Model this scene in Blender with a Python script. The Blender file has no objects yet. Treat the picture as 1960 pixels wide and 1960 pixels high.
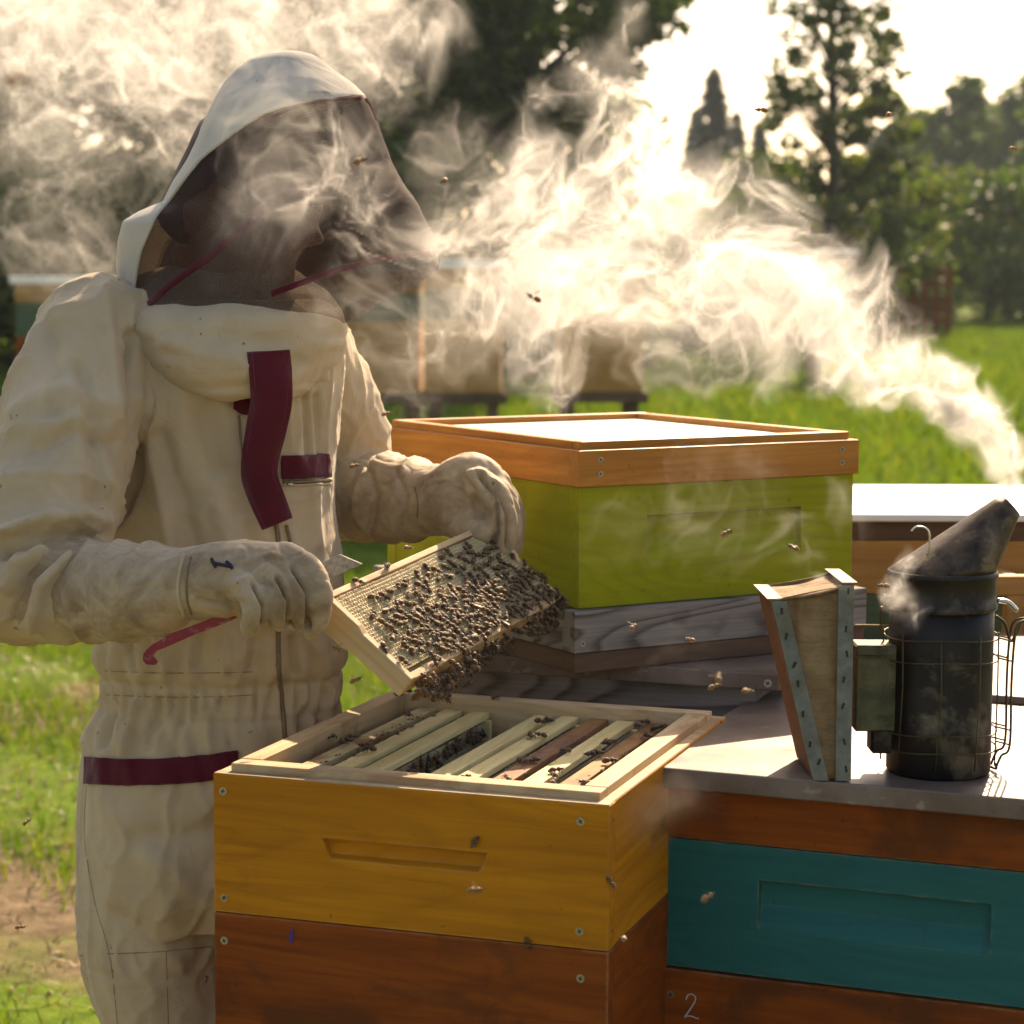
import bpy, math, random
import numpy as np
from mathutils import Matrix, Vector, noise as mnoise
from mathutils.bvhtree import BVHTree
random.seed(7); rng=np.random.default_rng(7)
S=bpy.context.scene
CAMF=4409.8; PITCH=.1018; ROLL=.0057; CZ=1.5
cd=bpy.data.cameras.new('camera'); cam=bpy.data.objects.new('camera',cd); S.collection.objects.link(cam)
cd.sensor_width=36; cd.sensor_height=36; cd.sensor_fit='HORIZONTAL'; cd.lens=36*CAMF/1960; cd.clip_start=.05; cd.clip_end=2000
cam.location=(0,0,CZ)
cam.rotation_euler=(Matrix.Rotation(math.pi/2-PITCH,4,'X')@Matrix.Rotation(ROLL,4,'Z')).to_euler()
cd.dof.use_dof=True; cd.dof.focus_distance=2.62; cd.dof.aperture_fstop=8
S.camera=cam
def ray(px,py):
    u=px-980; w=py-980; cr,sr=math.cos(ROLL),math.sin(ROLL)
    u,w=(cr*u+sr*w)/CAMF,(-sr*u+cr*w)/CAMF
    c,s=math.cos(PITCH),math.sin(PITCH); v=-w
    return Vector((u,c+v*s,-s+v*c))
def at(px,py,Y):
    r=ray(px,py); return Vector((0,0,CZ))+r*(Y/r.y)
def atz(px,py,z):
    r=ray(px,py); return Vector((0,0,CZ))+r*((z-CZ)/r.z)
SUN_EL=math.radians(37); SUN_AZ=math.radians(16)   # azimuth to the right of the view direction, sun behind the scene
sunv=Vector((math.sin(SUN_AZ)*math.cos(SUN_EL),math.cos(SUN_AZ)*math.cos(SUN_EL),math.sin(SUN_EL)))
W=bpy.data.worlds.new('World'); S.world=W; W.use_nodes=True
nt=W.node_tree; bg=nt.nodes['Background']; sk=nt.nodes.new('ShaderNodeTexSky'); sk.sky_type='NISHITA'; sk.sun_disc=False
sk.sun_elevation=SUN_EL; sk.sun_rotation=SUN_AZ; sk.dust_density=2.5; sk.air_density=1.0; sk.ozone_density=1
nt.links.new(sk.outputs[0],bg.inputs[0]); bg.inputs[1].default_value=.1
sl=bpy.data.lights.new('sun','SUN'); sun=bpy.data.objects.new('sun',sl); S.collection.objects.link(sun)
sl.energy=4.1; sl.angle=math.radians(.5); sl.color=(1,.87,.66)
sun.rotation_euler=sunv.to_track_quat('Z','Y').to_euler(); sun.location=(0,0,10)
S.view_settings.view_transform='Standard'; S.view_settings.look='None'; S.view_settings.exposure=1.18; S.view_settings.use_white_balance=True; S.view_settings.white_balance_temperature=7800; S.view_settings.white_balance_tint=18; S.view_settings.gamma=1
S.render.engine='CYCLES'; C=S.cycles
C.use_denoising=True; C.use_adaptive_sampling=True; C.adaptive_threshold=.03
C.max_bounces=8; C.diffuse_bounces=3; C.glossy_bounces=3; C.transmission_bounces=4; C.transparent_max_bounces=16; C.volume_bounces=1; C.volume_step_rate=2.0; C.volume_max_steps=512
C.caustics_reflective=False; C.caustics_refractive=False

# ---------------------------------------------------------------- helpers
COL=S.collection
def link(o,parent=None):
    COL.objects.link(o)
    if parent is not None: o.parent=parent
    return o
def tag(o,label=None,cat=None,group=None,kind=None):
    if label: o['label']=label
    if cat: o['category']=cat
    if group: o['group']=group
    if kind: o['kind']=kind
    return o
def empty(name,loc=(0,0,0),yaw=0,label=None,cat=None,group=None):
    o=bpy.data.objects.new(name,None); o.location=loc; o.rotation_euler=(0,0,yaw); o.empty_display_size=.05
    COL.objects.link(o); return tag(o,label,cat,group)
class MB:
    def __init__(s): s.v=[]; s.f=[]; s.m=[]
    def add(s,v,f,mi=0):
        b=len(s.v); s.v+= [tuple(x) for x in v]; s.f+=[tuple(b+i for i in q) for q in f]; s.m+=[mi]*len(f)
    def box(s,x0,x1,y0,y1,z0,z1,mi=0,M=None):
        v=[(x,y,z) for z in(z0,z1) for y in(y0,y1) for x in(x0,x1)]
        if M is not None: v=[M@Vector(p) for p in v]
        s.add(v,[(0,2,3,1),(4,5,7,6),(0,1,5,4),(2,6,7,3),(0,4,6,2),(1,3,7,5)],mi)
    def loft(s,rings,cap=True,mi=0,closed=True):
        n=len(rings[0]); v=[p for r in rings for p in r]; f=[]
        for i in range(len(rings)-1):
            for j in range(n if closed else n-1):
                k=(j+1)%n; f.append((i*n+j,i*n+k,(i+1)*n+k,(i+1)*n+j))
        if cap: f.append(tuple(range(n-1,-1,-1))); f.append(tuple((len(rings)-1)*n+j for j in range(n)))
        s.add(v,f,mi)
    def tube(s,path,rad,n=8,mi=0,cap=True,flat=1.0,up=None):
        P=[Vector(p) for p in path]; R=rad if hasattr(rad,'__len__') else [rad]*len(P)
        rings=[]; u0=Vector(up) if up is not None else None
        for i,p in enumerate(P):
            d=(P[min(i+1,len(P)-1)]-P[max(i-1,0)]).normalized()
            if u0 is None:
                u0=Vector((0,0,1)) if abs(d.z)<.9 else Vector((1,0,0))
            a=(u0-d*u0.dot(d)).normalized(); b=d.cross(a); u0=a
            rings.append([p+a*(math.cos(t)*R[i]*flat)+b*(math.sin(t)*R[i]) for t in [2*math.pi*k/n for k in range(n)]])
        s.loft(rings,cap,mi)
    def build(s,name,mats,parent=None,loc=None,rot=None,smooth=False,bevel=0,seg=1):
        o=bpy.data.objects.new(name,s.mesh(name,mats,smooth)); link(o,parent)
        if loc is not None: o.location=loc
        if rot is not None: o.rotation_euler=rot
        if bevel:
            b=o.modifiers.new('bevel','BEVEL'); b.width=bevel; b.segments=seg; b.limit_method='ANGLE'; b.angle_limit=math.radians(40)
        return o
    def mesh(s,name,mats,smooth=False):
        me=bpy.data.meshes.new(name); me.from_pydata(s.v,[],s.f)
        for m in (mats if isinstance(mats,(list,tuple)) else [mats]): me.materials.append(m)
        if any(s.m): me.polygons.foreach_set('material_index',s.m)
        if smooth: me.polygons.foreach_set('use_smooth',[True]*len(s.f))
        me.update(); return me
def npmesh(name,V,F,mats,smooth=False,mi=None):
    """V (n,3) array, F (m,k) array of equal sized faces"""
    me=bpy.data.meshes.new(name); V=np.asarray(V,np.float32); F=np.asarray(F,np.int32); k=F.shape[1]
    me.vertices.add(len(V)); me.vertices.foreach_set('co',V.ravel()); me.loops.add(F.size); me.loops.foreach_set('vertex_index',F.ravel())
    me.polygons.add(len(F)); me.polygons.foreach_set('loop_start',np.arange(0,F.size,k,dtype=np.int32)); 
    for m in (mats if isinstance(mats,(list,tuple)) else [mats]): me.materials.append(m)
    if mi is not None: me.polygons.foreach_set('material_index',np.asarray(mi,np.int32))
    if smooth: me.polygons.foreach_set('use_smooth',np.ones(len(F),bool))
    me.update(calc_edges=True); me.validate(); return me
def obj(name,me,parent=None,loc=None,rot=None):
    o=bpy.data.objects.new(name,me); link(o,parent)
    if loc is not None: o.location=loc
    if rot is not None: o.rotation_euler=rot
    return o
def catmull(P,n=6):
    P=[Vector(p) for p in P]; out=[]
    for i in range(len(P)-1):
        a,b,c,d=P[max(i-1,0)],P[i],P[i+1],P[min(i+2,len(P)-1)]
        for k in range(n):
            t=k/n; out.append(.5*((2*b)+(c-a)*t+(2*a-5*b+4*c-d)*t*t+(3*b-a-3*c+d)*t**3))
    out.append(P[-1]); return out
def lerp_list(R,n):
    x=np.linspace(0,len(R)-1,n); return list(np.interp(x,range(len(R)),R))

# ---------------------------------------------------------------- materials
class NT:
    def __init__(s,name,rough=.6,col=(.5,.5,.5),metal=0,spec=.5):
        s.mat=bpy.data.materials.new(name); s.mat.use_nodes=True; s.nt=s.mat.node_tree; s.p=s.nt.nodes['Principled BSDF']; s.out=s.nt.nodes['Material Output']
        s.p.inputs['Roughness'].default_value=rough; s.p.inputs['Base Color'].default_value=(*col,1); s.p.inputs['Metallic'].default_value=metal; s.p.inputs['Specular IOR Level'].default_value=spec
    def n(s,t,**kw):
        nd=s.nt.nodes.new('ShaderNode'+t)
        for k,v in kw.items():
            if k.startswith('_'): setattr(nd,k[1:],v); continue
            sk=nd.inputs[int(k[1:])] if k[0]=='i' and k[1:].isdigit() else nd.inputs[k.replace('__',' ')]
            if isinstance(v,bpy.types.NodeSocket): s.nt.links.new(v,sk)
            else:
                if sk.type=='RGBA' and len(v)==3: v=(*v,1)
                sk.default_value=v
        return nd
    def link(s,a,b): s.nt.links.new(a,s.p.inputs[b] if isinstance(b,str) else b)
    def coords(s,scale=(1,1,1),rand=True,kind='Object'):
        tc=s.n('TexCoord').outputs[kind]
        if rand:
            oi=s.n('ObjectInfo'); r=s.n('VectorMath',_operation='SCALE',i0=(7.3,11.9,5.1)); s.nt.links.new(oi.outputs['Random'],r.inputs['Scale'])
            tc=s.n('VectorMath',_operation='ADD',i0=tc,i1=r.outputs[0]).outputs[0]
        return s.n('VectorMath',_operation='MULTIPLY',i0=tc,i1=scale).outputs[0]
    def noise(s,vec,scale=5,detail=3,rough=.55,dist=0,color=False):
        n=s.n('TexNoise',Vector=vec,Scale=scale,Detail=detail,Roughness=rough,Distortion=dist); return n.outputs['Color' if color else 0]
    def ramp(s,fac,stops,interp='LINEAR'):
        r=s.n('ValToRGB',Fac=fac); cr=r.color_ramp; cr.interpolation=interp
        while len(cr.elements)<len(stops): cr.elements.new(.5)
        for e,(p,c) in zip(cr.elements,stops): e.position=p; e.color=(*c,1) if not isinstance(c,(int,float)) else (c,c,c,1)
        return r.outputs[0]
    def mix(s,fac,a,b,mode='MIX'):
        m=s.n('Mix',_data_type='RGBA',_blend_type=mode)
        for k,v in ((0,fac),(6,a),(7,b)):
            if isinstance(v,bpy.types.NodeSocket): s.nt.links.new(v,m.inputs[k])
            elif k==0: m.inputs[0].default_value=v
            else: m.inputs[k].default_value=(*v,1)
        return m.outputs[2]
    def math(s,op,a,b=0):
        return s.n('Math',_operation=op,i0=a,i1=b).outputs[0]
    def bump(s,h,strength=.3,dist=.002):
        b=s.n('Bump',Strength=strength,Distance=dist,Height=h); s.link(b.outputs[0],'Normal'); return b.outputs[0]
def wood(name,dark,light,rough=.6,spec=.35,gscale=1.0,stain=None,stain_amt=.5,knots=None,bump=.25,coat=0,wear=0):
    """boards run along their local X axis"""
    m=NT(name,rough,spec=spec); c=m.coords((2.2*gscale,46*gscale,46*gscale)); g=m.noise(c,1.6,6,.62,.5)
    col=m.ramp(g,[(.3,dark),(.62,light)])
    ct=m.math('FRACT',m.math('MULTIPLY',m.noise(m.coords((1.6*gscale,11*gscale,11*gscale)),1.0,1,.4,.2),14.0)); col=m.mix(m.math('MULTIPLY',m.ramp(ct,[(0,1),(.18,.1),(.6,0),(1,.8)]),.30),col,tuple(x*.6 for x in dark))
    ed=m.noise(m.coords((7,7,7)),1.4,6,.7); col=m.mix(m.ramp(ed,[(.60,0),(.74,.45)]),col,tuple(x*.5+.012 for x in dark))
    b=m.coords((3,9,9)); v=m.noise(b,1.3,3,.5); col=m.mix(m.math('MULTIPLY',m.ramp(v,[(.35,0),(.7,1)]),.35),col,tuple(x*.72 for x in dark))
    if knots is not None:
        k=m.coords((5,7,7)); vo=m.n('TexVoronoi',Vector=k,Scale=1.0); d=vo.outputs['Distance']
        ring=m.ramp(d,[(0,1),(.05,.75),(.068,.2),(.085,.9),(.1,0)]); col=m.mix(m.math('MULTIPLY',ring,.7),col,knots)
    if stain is not None:
        st=m.noise(m.coords((4,7,7)),1.7,5,.6,.6); col=m.mix(m.math('MULTIPLY',m.ramp(st,[(.5,0),(.62,1)]),stain_amt),col,stain)
    sp=m.noise(m.coords((1,1,1)),95,2,.5); col=m.mix(m.ramp(sp,[(.70,0),(.76,.5)]),col,tuple(x*.35 for x in dark))
    if wear:
        bv=m.n('Bevel',Radius=.004,_samples=3); gn=m.n('NewGeometry'); dt=m.n('VectorMath',_operation='DOT_PRODUCT',i0=bv.outputs[0],i1=gn.outputs['Normal']).outputs['Value']
        wn=m.noise(m.coords((30,30,30)),1.2,5,.7); eg=m.math('MULTIPLY',m.ramp(m.math('SUBTRACT',1.0,dt),[(.02,0),(.16,1)]),m.ramp(wn,[(.42,0),(.60,1)])); col=m.mix(m.math('MULTIPLY',eg,wear),col,(.40,.27,.14))
        sc=m.noise(m.coords((40,9,9)),1.0,4,.7); col=m.mix(m.ramp(sc,[(.66,0),(.70,.35)]),col,tuple(x*.45+.02 for x in dark))
    m.link(col,'Base Color'); m.bump(g,bump,.0015)
    if coat: m.p.inputs['Coat Weight'].default_value=coat; m.p.inputs['Coat Roughness'].default_value=.3
    return m.mat
MAT={}
MAT['yellow']=wood('ochre_glaze_wood',(.42,.150,.006),(.62,.245,.010),.6,.18,knots=(.20,.07,.006),wear=.7)
MAT['rust']=wood('rust_red_stained_wood',(.19,.040,.007),(.32,.078,.010),.7,.15,stain=(.085,.030,.010),stain_amt=.7,wear=.8)
MAT['rustside']=MAT['rust']
MAT['teal']=wood('teal_painted_wood',(.009,.115,.110),(.012,.145,.135),.6,.2,bump=.12,wear=.7)
MAT['lime']=wood('lime_green_painted_wood',(.26,.275,.006),(.32,.335,.008),.6,.18,bump=.12,wear=.7)
MAT['orange']=wood('oiled_orange_pine',(.40,.15,.022),(.60,.26,.05),.6,.2,knots=(.2,.07,.015),coat=.15)
MAT['pine']=wood('raw_pine',(.50,.34,.17),(.68,.50,.29),.7,stain=(.30,.15,.06),stain_amt=.6)
MAT['palepine']=wood('pale_new_pine',(.74,.58,.24),(.86,.73,.38),.7)
MAT['dirtypine']=wood('propolis_stained_pine',(.30,.14,.04),(.50,.27,.10),.7,stain=(.13,.05,.02),stain_amt=.7)
MAT['oldwood']=wood('old_brown_wood',(.09,.05,.03),(.15,.085,.05),.75)
MAT['bgwood']=wood('plain_orange_wood',(.36,.17,.04),(.5,.26,.07),.6)  # plain orange wood colour of the farther hives and trestle
MAT['bggreen']=wood('dull_green_paint',(.06,.10,.055),(.08,.13,.07),.6)
def weathered():
    m=NT('weathered_grey_wood',.85,spec=.2); w=m.noise(m.coords((2.0,13,13)),1.0,1,.4,.3); fr=m.math('FRACT',m.math('MULTIPLY',w,16.0))
    g=m.noise(m.coords((4,150,150)),1.5,5,.6)
    col=m.ramp(fr,[(0,(.07,.055,.045)),(.12,(.11,.09,.075)),(.35,(.25,.22,.19)),(.85,(.31,.275,.24)),(1,(.12,.10,.085))]); col=m.mix(.35,col,m.ramp(g,[(.3,(.09,.075,.06)),(.7,(.33,.30,.265))]))
    st=m.noise(m.coords((6,14,14)),1.5,3,.5); col=m.mix(m.ramp(st,[(.6,0),(.7,.6)]),col,(.06,.045,.035))
    m.link(col,'Base Color'); m.bump(m.mix(.5,fr,g),.5,.002); return m.mat
MAT['grey']=weathered()
def metalsheet():
    m=NT('brown_coated_sheet',.42,(.10,.062,.048),spec=.5); c=m.coords((1,1,1))
    d=m.noise(c,9,5,.65); f=m.noise(m.coords((25,60,40)),1,4,.6)
    col=m.mix(m.ramp(d,[(.42,0),(.68,.55)]),(.13,.085,.066),(.30,.24,.19)); col=m.mix(m.ramp(f,[(.62,0),(.7,.5)]),col,(.42,.36,.29))
    s=m.noise(c,160,2,.5); col=m.mix(m.ramp(s,[(.68,0),(.74,.6)]),col,(.03,.02,.015))
    m.link(col,'Base Color'); m.link(m.ramp(d,[(.3,.33),(.7,.5)]),'Roughness'); m.bump(m.noise(c,14,3,.5),.15,.003); return m.mat
MAT['sheet']=metalsheet()
def plain(name,col,rough=.6,metal=0,spec=.5,var=.25,vscale=12,bump=.1,bdist=.002,dirt=None,dirtamt=.5,dscale=6):
    m=NT(name,rough,col,metal,spec); n=m.noise(m.coords(),vscale,5,.6); c=m.mix(m.ramp(n,[(.3,0),(.7,1)]),tuple(x*(1-var) for x in col),tuple(min(1,x*(1+var)) for x in col))
    if dirt is not None:
        d=m.noise(m.coords(),dscale,5,.65,.4); c=m.mix(m.math('MULTIPLY',m.ramp(d,[(.52,0),(.66,1)]),dirtamt),c,dirt)
    m.link(c,'Base Color')
    if bump: m.bump(n,bump,bdist)
    return m.mat
MAT['bellowswood']=wood('dark_bellows_wood',(.13,.055,.025),(.22,.10,.045),.7,.15)
MAT['white']=plain('white_panel',(.78,.76,.70),.5,var=.05)
MAT['whitelid']=plain('white_painted_lid',(.80,.79,.75),.45,var=.04)
MAT['screw']=plain('zinc_screw',(.42,.42,.38),.35,.9,var=.2,vscale=200)
MAT['screwdark']=plain('slot_shade_staple_black',(.02,.02,.018),.7,var=.1)
MAT['galv']=plain('greenish_galvanised_strip',(.165,.18,.155),.65,.2,var=.3,vscale=60,dirt=(.11,.10,.06),dirtamt=.6,dscale=30)
def leathermat():
    m=NT('tan_bellows_leather',.8,spec=.25); n=m.noise(m.coords(),34,5,.65); st=m.noise(m.coords((34,34,3.5)),1.0,4,.6,.3); cr=m.noise(m.coords((14,14,60)),1.0,3,.6,.8)
    c=m.ramp(n,[(.3,(.20,.125,.06)),(.7,(.36,.24,.125))]); c=m.mix(m.ramp(st,[(.5,0),(.68,.75)]),c,(.10,.045,.016)); c=m.mix(m.ramp(cr,[(.47,0),(.5,.22),(.53,0)]),c,(.14,.08,.035)); m.link(c,'Base Color'); m.bump(m.mix(.5,n,m.ramp(cr,[(.42,1),(.5,0),(.58,1)])),.45,.002); return m.mat
MAT['leather']=leathermat()
MAT['soot']=plain('sooty_tin',(.010,.007,.005),.55,.25,var=.8,vscale=24,bump=.5,dirt=(.15,.125,.085),dirtamt=.9,dscale=13)
MAT['nozzle']=plain('scorched_tin',(.06,.042,.026),.55,.4,var=.9,vscale=42,bump=.5,dirt=(.21,.165,.10),dirtamt=.8,dscale=34)
MAT['wire']=plain('tarnished_wire',(.10,.075,.04),.5,.7,var=.4,vscale=80)
MAT['brass']=plain('greenish_bracket',(.115,.11,.055),.65,.25,var=.4,vscale=60,dirt=(.04,.03,.015),dirtamt=.7,dscale=35)
MAT['shine']=plain('bright_steel',(.6,.58,.52),.25,1,var=.2)
def fabric(name,col,dirt,dirtamt=.4,weave=900,dscale=7,rough=.9,folds=.0,sheen=.2,subs=.05,lo=.5,hi=.72):
    m=NT(name,rough,col,spec=.2); c=m.coords(rand=False)
    v=m.noise(c,5,4,.55); cc=m.mix(m.ramp(v,[(.35,0),(.7,1)]),tuple(x*.90 for x in col),col)
    d=m.noise(c,dscale,6,.68,.5); cc=m.mix(m.math('MULTIPLY',m.ramp(d,[(lo,0),(hi,1)]),dirtamt),cc,dirt)
    sp=m.noise(c,70,2,.5); cc=m.mix(m.ramp(sp,[(.735,0),(.77,.7)]),cc,tuple(x*.25 for x in dirt))
    m.link(cc,'Base Color'); w=m.noise(c,weave,2,.5); h=m.ramp(m.noise(c,17,3,.55,1.0),[(.40,1),(.495,.15),(.505,.15),(.62,1)])
    b1=m.n('Bump',Strength=.25,Distance=.0006,Height=w); b2=m.n('Bump',Strength=.22,Distance=.0022,Height=h,Normal=b1.outputs[0]); m.link(b2.outputs[0],'Normal')
    m.p.inputs['Sheen Weight'].default_value=sheen
    tr=m.n('BsdfTranslucent',Color=cc); mx=m.n('MixShader',i0=subs,i1=m.p.outputs[0],i2=tr.outputs[0]); m.nt.links.new(mx.outputs[0],m.out.inputs[0])
    return m.mat
MAT['suit']=fabric('cream_cotton_suit',(.60,.475,.305),(.36,.22,.10),.35,subs=.05)
MAT['hood']=fabric('white_cotton_hood',(.74,.69,.58),(.42,.32,.2),.2,subs=.22)
MAT['glove']=fabric('soiled_goatskin_glove',(.50,.385,.245),(.17,.095,.04),.7,weave=500,dscale=15,rough=.65,subs=.0,lo=.44,hi=.66)
MAT['maroon']=fabric('maroon_webbing',(.115,.010,.022),(.06,.006,.012),.5,weave=700)
MAT['stitch']=plain('maroon_stitching',(.2,.03,.05),.8,var=.2)
MAT['zip']=plain('brown_zip',(.20,.14,.075),.6,var=.3,vscale=300)
def veil():
    m=NT('dark_veil_mesh',.8,(.055,.028,.020),spec=.3); t=m.n('BsdfTransparent',Color=(1,1,1)); n=m.noise(m.coords(rand=False),1500,1,.5)
    f=m.ramp(n,[(.35,.54),(.65,.82)]); mx=m.n('MixShader',i0=f,i1=t.outputs[0],i2=m.p.outputs[0]); m.nt.links.new(mx.outputs[0],m.out.inputs[0]); return m.mat
MAT['veil']=veil()
MAT['eye']=plain('eye',(.25,.22,.2),.3,var=.1)
MAT['seam']=plain('tan_seam_thread',(.26,.19,.11),.8,var=.2)
MAT['skin']=plain('skin',(.45,.25,.16),.55,var=.1)
MAT['hair']=plain('brown_hair',(.05,.03,.018),.7,var=.3,vscale=90)
MAT['boot']=plain('dark_rubber',(.03,.035,.03),.5)
MAT['redpaint']=plain('chipped_red_paint',(.27,.014,.03),.45,var=.15,dirt=(.30,.27,.25),dirtamt=.8,dscale=60)
MAT['steelblade']=plain('worn_grey_blade',(.36,.33,.28),.6,.3,var=.4,vscale=220,bump=.4)
MAT['ink']=plain('black_ink',(.015,.015,.03),.7,var=.1)
MAT['chalk']=plain('white_chalk_paint',(.6,.6,.6),.8,var=.2,vscale=80)
MAT['violet']=plain('violet_paint',(.06,.03,.2),.7,var=.2)
def wax():
    m=NT('beeswax_comb',.55,spec=.4); n=m.noise(m.coords(),14,4,.6); d=m.noise(m.coords(),300,2,.5)
    c=m.ramp(n,[(.3,(.62,.50,.28)),(.55,(.76,.68,.44)),(.75,(.82,.75,.54))]); m.link(m.mix(.25,c,m.ramp(d,[(.3,(.3,.2,.08)),(.7,(.72,.6,.36))])),'Base Color')
    m.bump(d,.2,.0006); m.p.inputs['Subsurface Weight'].default_value=.0; return m.mat
MAT['wax']=wax()
MAT['cellfloor']=plain('comb_cell_floor',(.36,.26,.115),.5,var=.45,vscale=45,bump=0)
def beemat(name='honeybee_body',k=1.0):
    m=NT(name,.5,spec=.5); x=m.n('SeparateXYZ',Vector=m.n('TexCoord').outputs['Object']).outputs[0]
    s=m.math('FRACT',m.math('MULTIPLY',x,560.0)); band=m.ramp(s,[(0,0),(.45,0),(.5,1),(.95,1),(1,0)])
    ab=m.math('LESS_THAN',x,-.0005); col=m.mix(band,(.024*k,.012*k,.005*k),(.23*k,.11*k,.022*k)); col=m.mix(ab,(.12*k,.065*k,.02*k),col)
    hd=m.math('GREATER_THAN',x,.0042); col=m.mix(hd,col,(.02,.013,.008)); m.link(col,'Base Color'); m.p.inputs['Sheen Weight'].default_value=.5; t=m.n('BsdfTranslucent',Color=m.mix(.6,col,(.55,.28,.06))); mx=m.n('MixShader',i0=.28,i1=m.p.outputs[0],i2=t.outputs[0]); m.nt.links.new(mx.outputs[0],m.out.inputs[0]); return m.mat
MAT['bee']=beemat(); MAT['beebacklit']=beemat('backlit_honeybee_body',2.6); MAT['beeleg']=plain('bee_leg',(.02,.012,.006),.6,var=.1)
def wingmat():
    m=NT('bee_wing',.4,(.25,.17,.09),spec=.3); t=m.n('BsdfTransparent',Color=(.95,.9,.8)); mx=m.n('MixShader',i0=.16,i1=t.outputs[0],i2=m.p.outputs[0]); m.nt.links.new(mx.outputs[0],m.out.inputs[0]); return m.mat
MAT['wing']=wingmat()
def leafmat(name,c0,c1,c2,trans=.45,scale=1.2):
    m=NT(name,.5,spec=.35); n=m.n('NewGeometry').outputs['Random Per Island']; col=m.ramp(n,[(0,c0),(.6,c1),(1,c2)])
    m.link(col,'Base Color'); t=m.n('BsdfTranslucent',Color=m.mix(.5,col,m.mix(1,col,(1.0,.95,.3),'MULTIPLY'))); mx=m.n('MixShader',i0=trans,i1=m.p.outputs[0],i2=t.outputs[0]); m.nt.links.new(mx.outputs[0],m.out.inputs[0]); return m.mat
MAT['leaf_dark']=leafmat('dark_leaf',(.022,.055,.008),(.042,.095,.011),(.10,.13,.018),.5)
MAT['leaf_mid']=leafmat('mid_leaf',(.04,.085,.010),(.070,.14,.015),(.15,.17,.024),.55)
MAT['leaf_light']=leafmat('light_leaf',(.06,.11,.014),(.10,.165,.02),(.19,.19,.03),.55)
MAT['needle']=leafmat('spruce_needles',(.014,.03,.014),(.022,.045,.02),(.035,.06,.024),.2)
MAT['grass']=leafmat('grass_blade',(.075,.15,.008),(.125,.23,.012),(.22,.24,.03),.55)
MAT['drygrass']=leafmat('dry_straw',(.22,.15,.07),(.30,.22,.11),(.40,.32,.19),.3)
MAT['bark']=plain('tree_bark',(.06,.045,.035),.9,var=.5,vscale=9,bump=.5,bdist=.02)
def groundmat():
    m=NT('meadow_ground',.95,spec=.05); tc=m.n('TexCoord').outputs['Object']; n=m.noise(tc,.5,6,.62); f=m.noise(tc,9,5,.65); k=m.noise(tc,.09,3,.5)
    gr=m.ramp(f,[(.28,(.055,.10,.010)),(.55,(.105,.17,.016)),(.75,(.17,.21,.03))]); so=m.ramp(f,[(.3,(.10,.07,.04)),(.7,(.24,.175,.105))])
    sx=m.n('SeparateXYZ',Vector=tc).outputs[1]; near=m.n('MapRange',i0=sx,i1=6.5,i2=10.5,i3=1.0,i4=.0).outputs[0]
    soil=m.ramp(m.math('ADD',n,m.math('MULTIPLY',near,.12)),[(.56,0),(.64,1)])
    c=m.mix(soil,gr,so); c=m.mix(m.ramp(k,[(.4,0),(.65,.5)]),c,(.13,.15,.03)); m.link(c,'Base Color'); m.bump(f,.6,.05); return m.mat
MAT['ground']=groundmat()

# ---------------------------------------------------------------- ground
def gz(x,y):
    y=np.asarray(y,float); t=np.clip(y-8.5,0,None)
    return np.where(t<4,.0022*t*t,.0022*16+.0176*(t-4))*np.clip(1-(t-110)/400,0.3,1) + .02*np.sin(np.asarray(x)*.9+y*.35)*np.clip((y-5)/6,0,1)
def build_ground():
    ys=np.concatenate([np.linspace(-30,3,10),np.linspace(3.5,30,80),np.linspace(31,140,70),np.linspace(150,900,20)])
    xs=np.concatenate([np.linspace(-600,-45,12),np.linspace(-40,40,81),np.linspace(45,600,12)])
    X,Y=np.meshgrid(xs,ys); V=np.stack([X,Y,gz(X,Y)],-1).reshape(-1,3); nx=len(xs)
    i=(np.arange(len(ys)-1)[:,None]*nx+np.arange(nx-1)).ravel(); F=np.stack([i,i+1,i+1+nx,i+nx],1)
    tag(obj('ground',npmesh('ground',V,F,MAT['ground'],True)),'meadow ground with grass and bare soil patches','ground',kind='structure')
build_ground()
def blades(name,n,yr,xw,h,w,mat,lean=.45,clump=0,seed=1,curve=.5,mask=None):
    r=np.random.default_rng(seed)
    u=r.random(n); y=np.sqrt(yr[0]**2+(yr[1]**2-yr[0]**2)*u); x=(r.random(n)*2-1)*xw*y
    if clump:
        cx=np.floor(x/clump); cy=np.floor(y/clump); hsh=np.modf(np.abs(np.sin(cx*12.9898+cy*78.233)*43758.5))[0]; k=hsh>.35; x,y=x[k],y[k]
    if mask is not None: k=mask(x,y,r); x,y=x[k],y[k]
    n=len(x); z=gz(x,y); H=h*(.45+.9*r.random(n)); a=r.random(n)*2*np.pi; b=r.random(n)*2*np.pi; l=lean*H*(.3+r.random(n)); Wd=w*(.6+.8*r.random(n))
    dx,dy=np.cos(a)*Wd,np.sin(a)*Wd; lx,ly=np.cos(b)*l,np.sin(b)*l
    P=lambda t,s: np.stack([x+lx*t*t+dx*s,y+ly*t*t+dy*s,z-.01+H*(t-.25*curve*t*t)],-1)
    V=np.stack([P(0,-.5),P(0,.5),P(.5,.42),P(.5,-.42),P(1,.05),P(1,-.05)],1).reshape(-1,3); o=np.arange(n)[:,None]*6
    F=np.concatenate([o+np.array([0,1,2,3]),o+np.array([3,2,4,5])]); return tag(obj(name,npmesh(name,V,F,mat)),kind='stuff')
def hsh(x,y,f):
    return np.sin(x*f*2.1+1.3)*np.sin(y*f*1.7+.6)+.6*np.sin(x*f*4.3+y*f*3.1)
def not_soil(x,y,r): return (hsh(x,y,1.6)+r.normal(0,.45,len(x)) > np.where(y<7.6,.35,-.7))
tag(blades('meadow_grass',95000,(3.4,13),.30,.075,.006,MAT['grass'],.6,seed=2,mask=not_soil),'short backlit meadow grass around the hives','grass')
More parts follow.
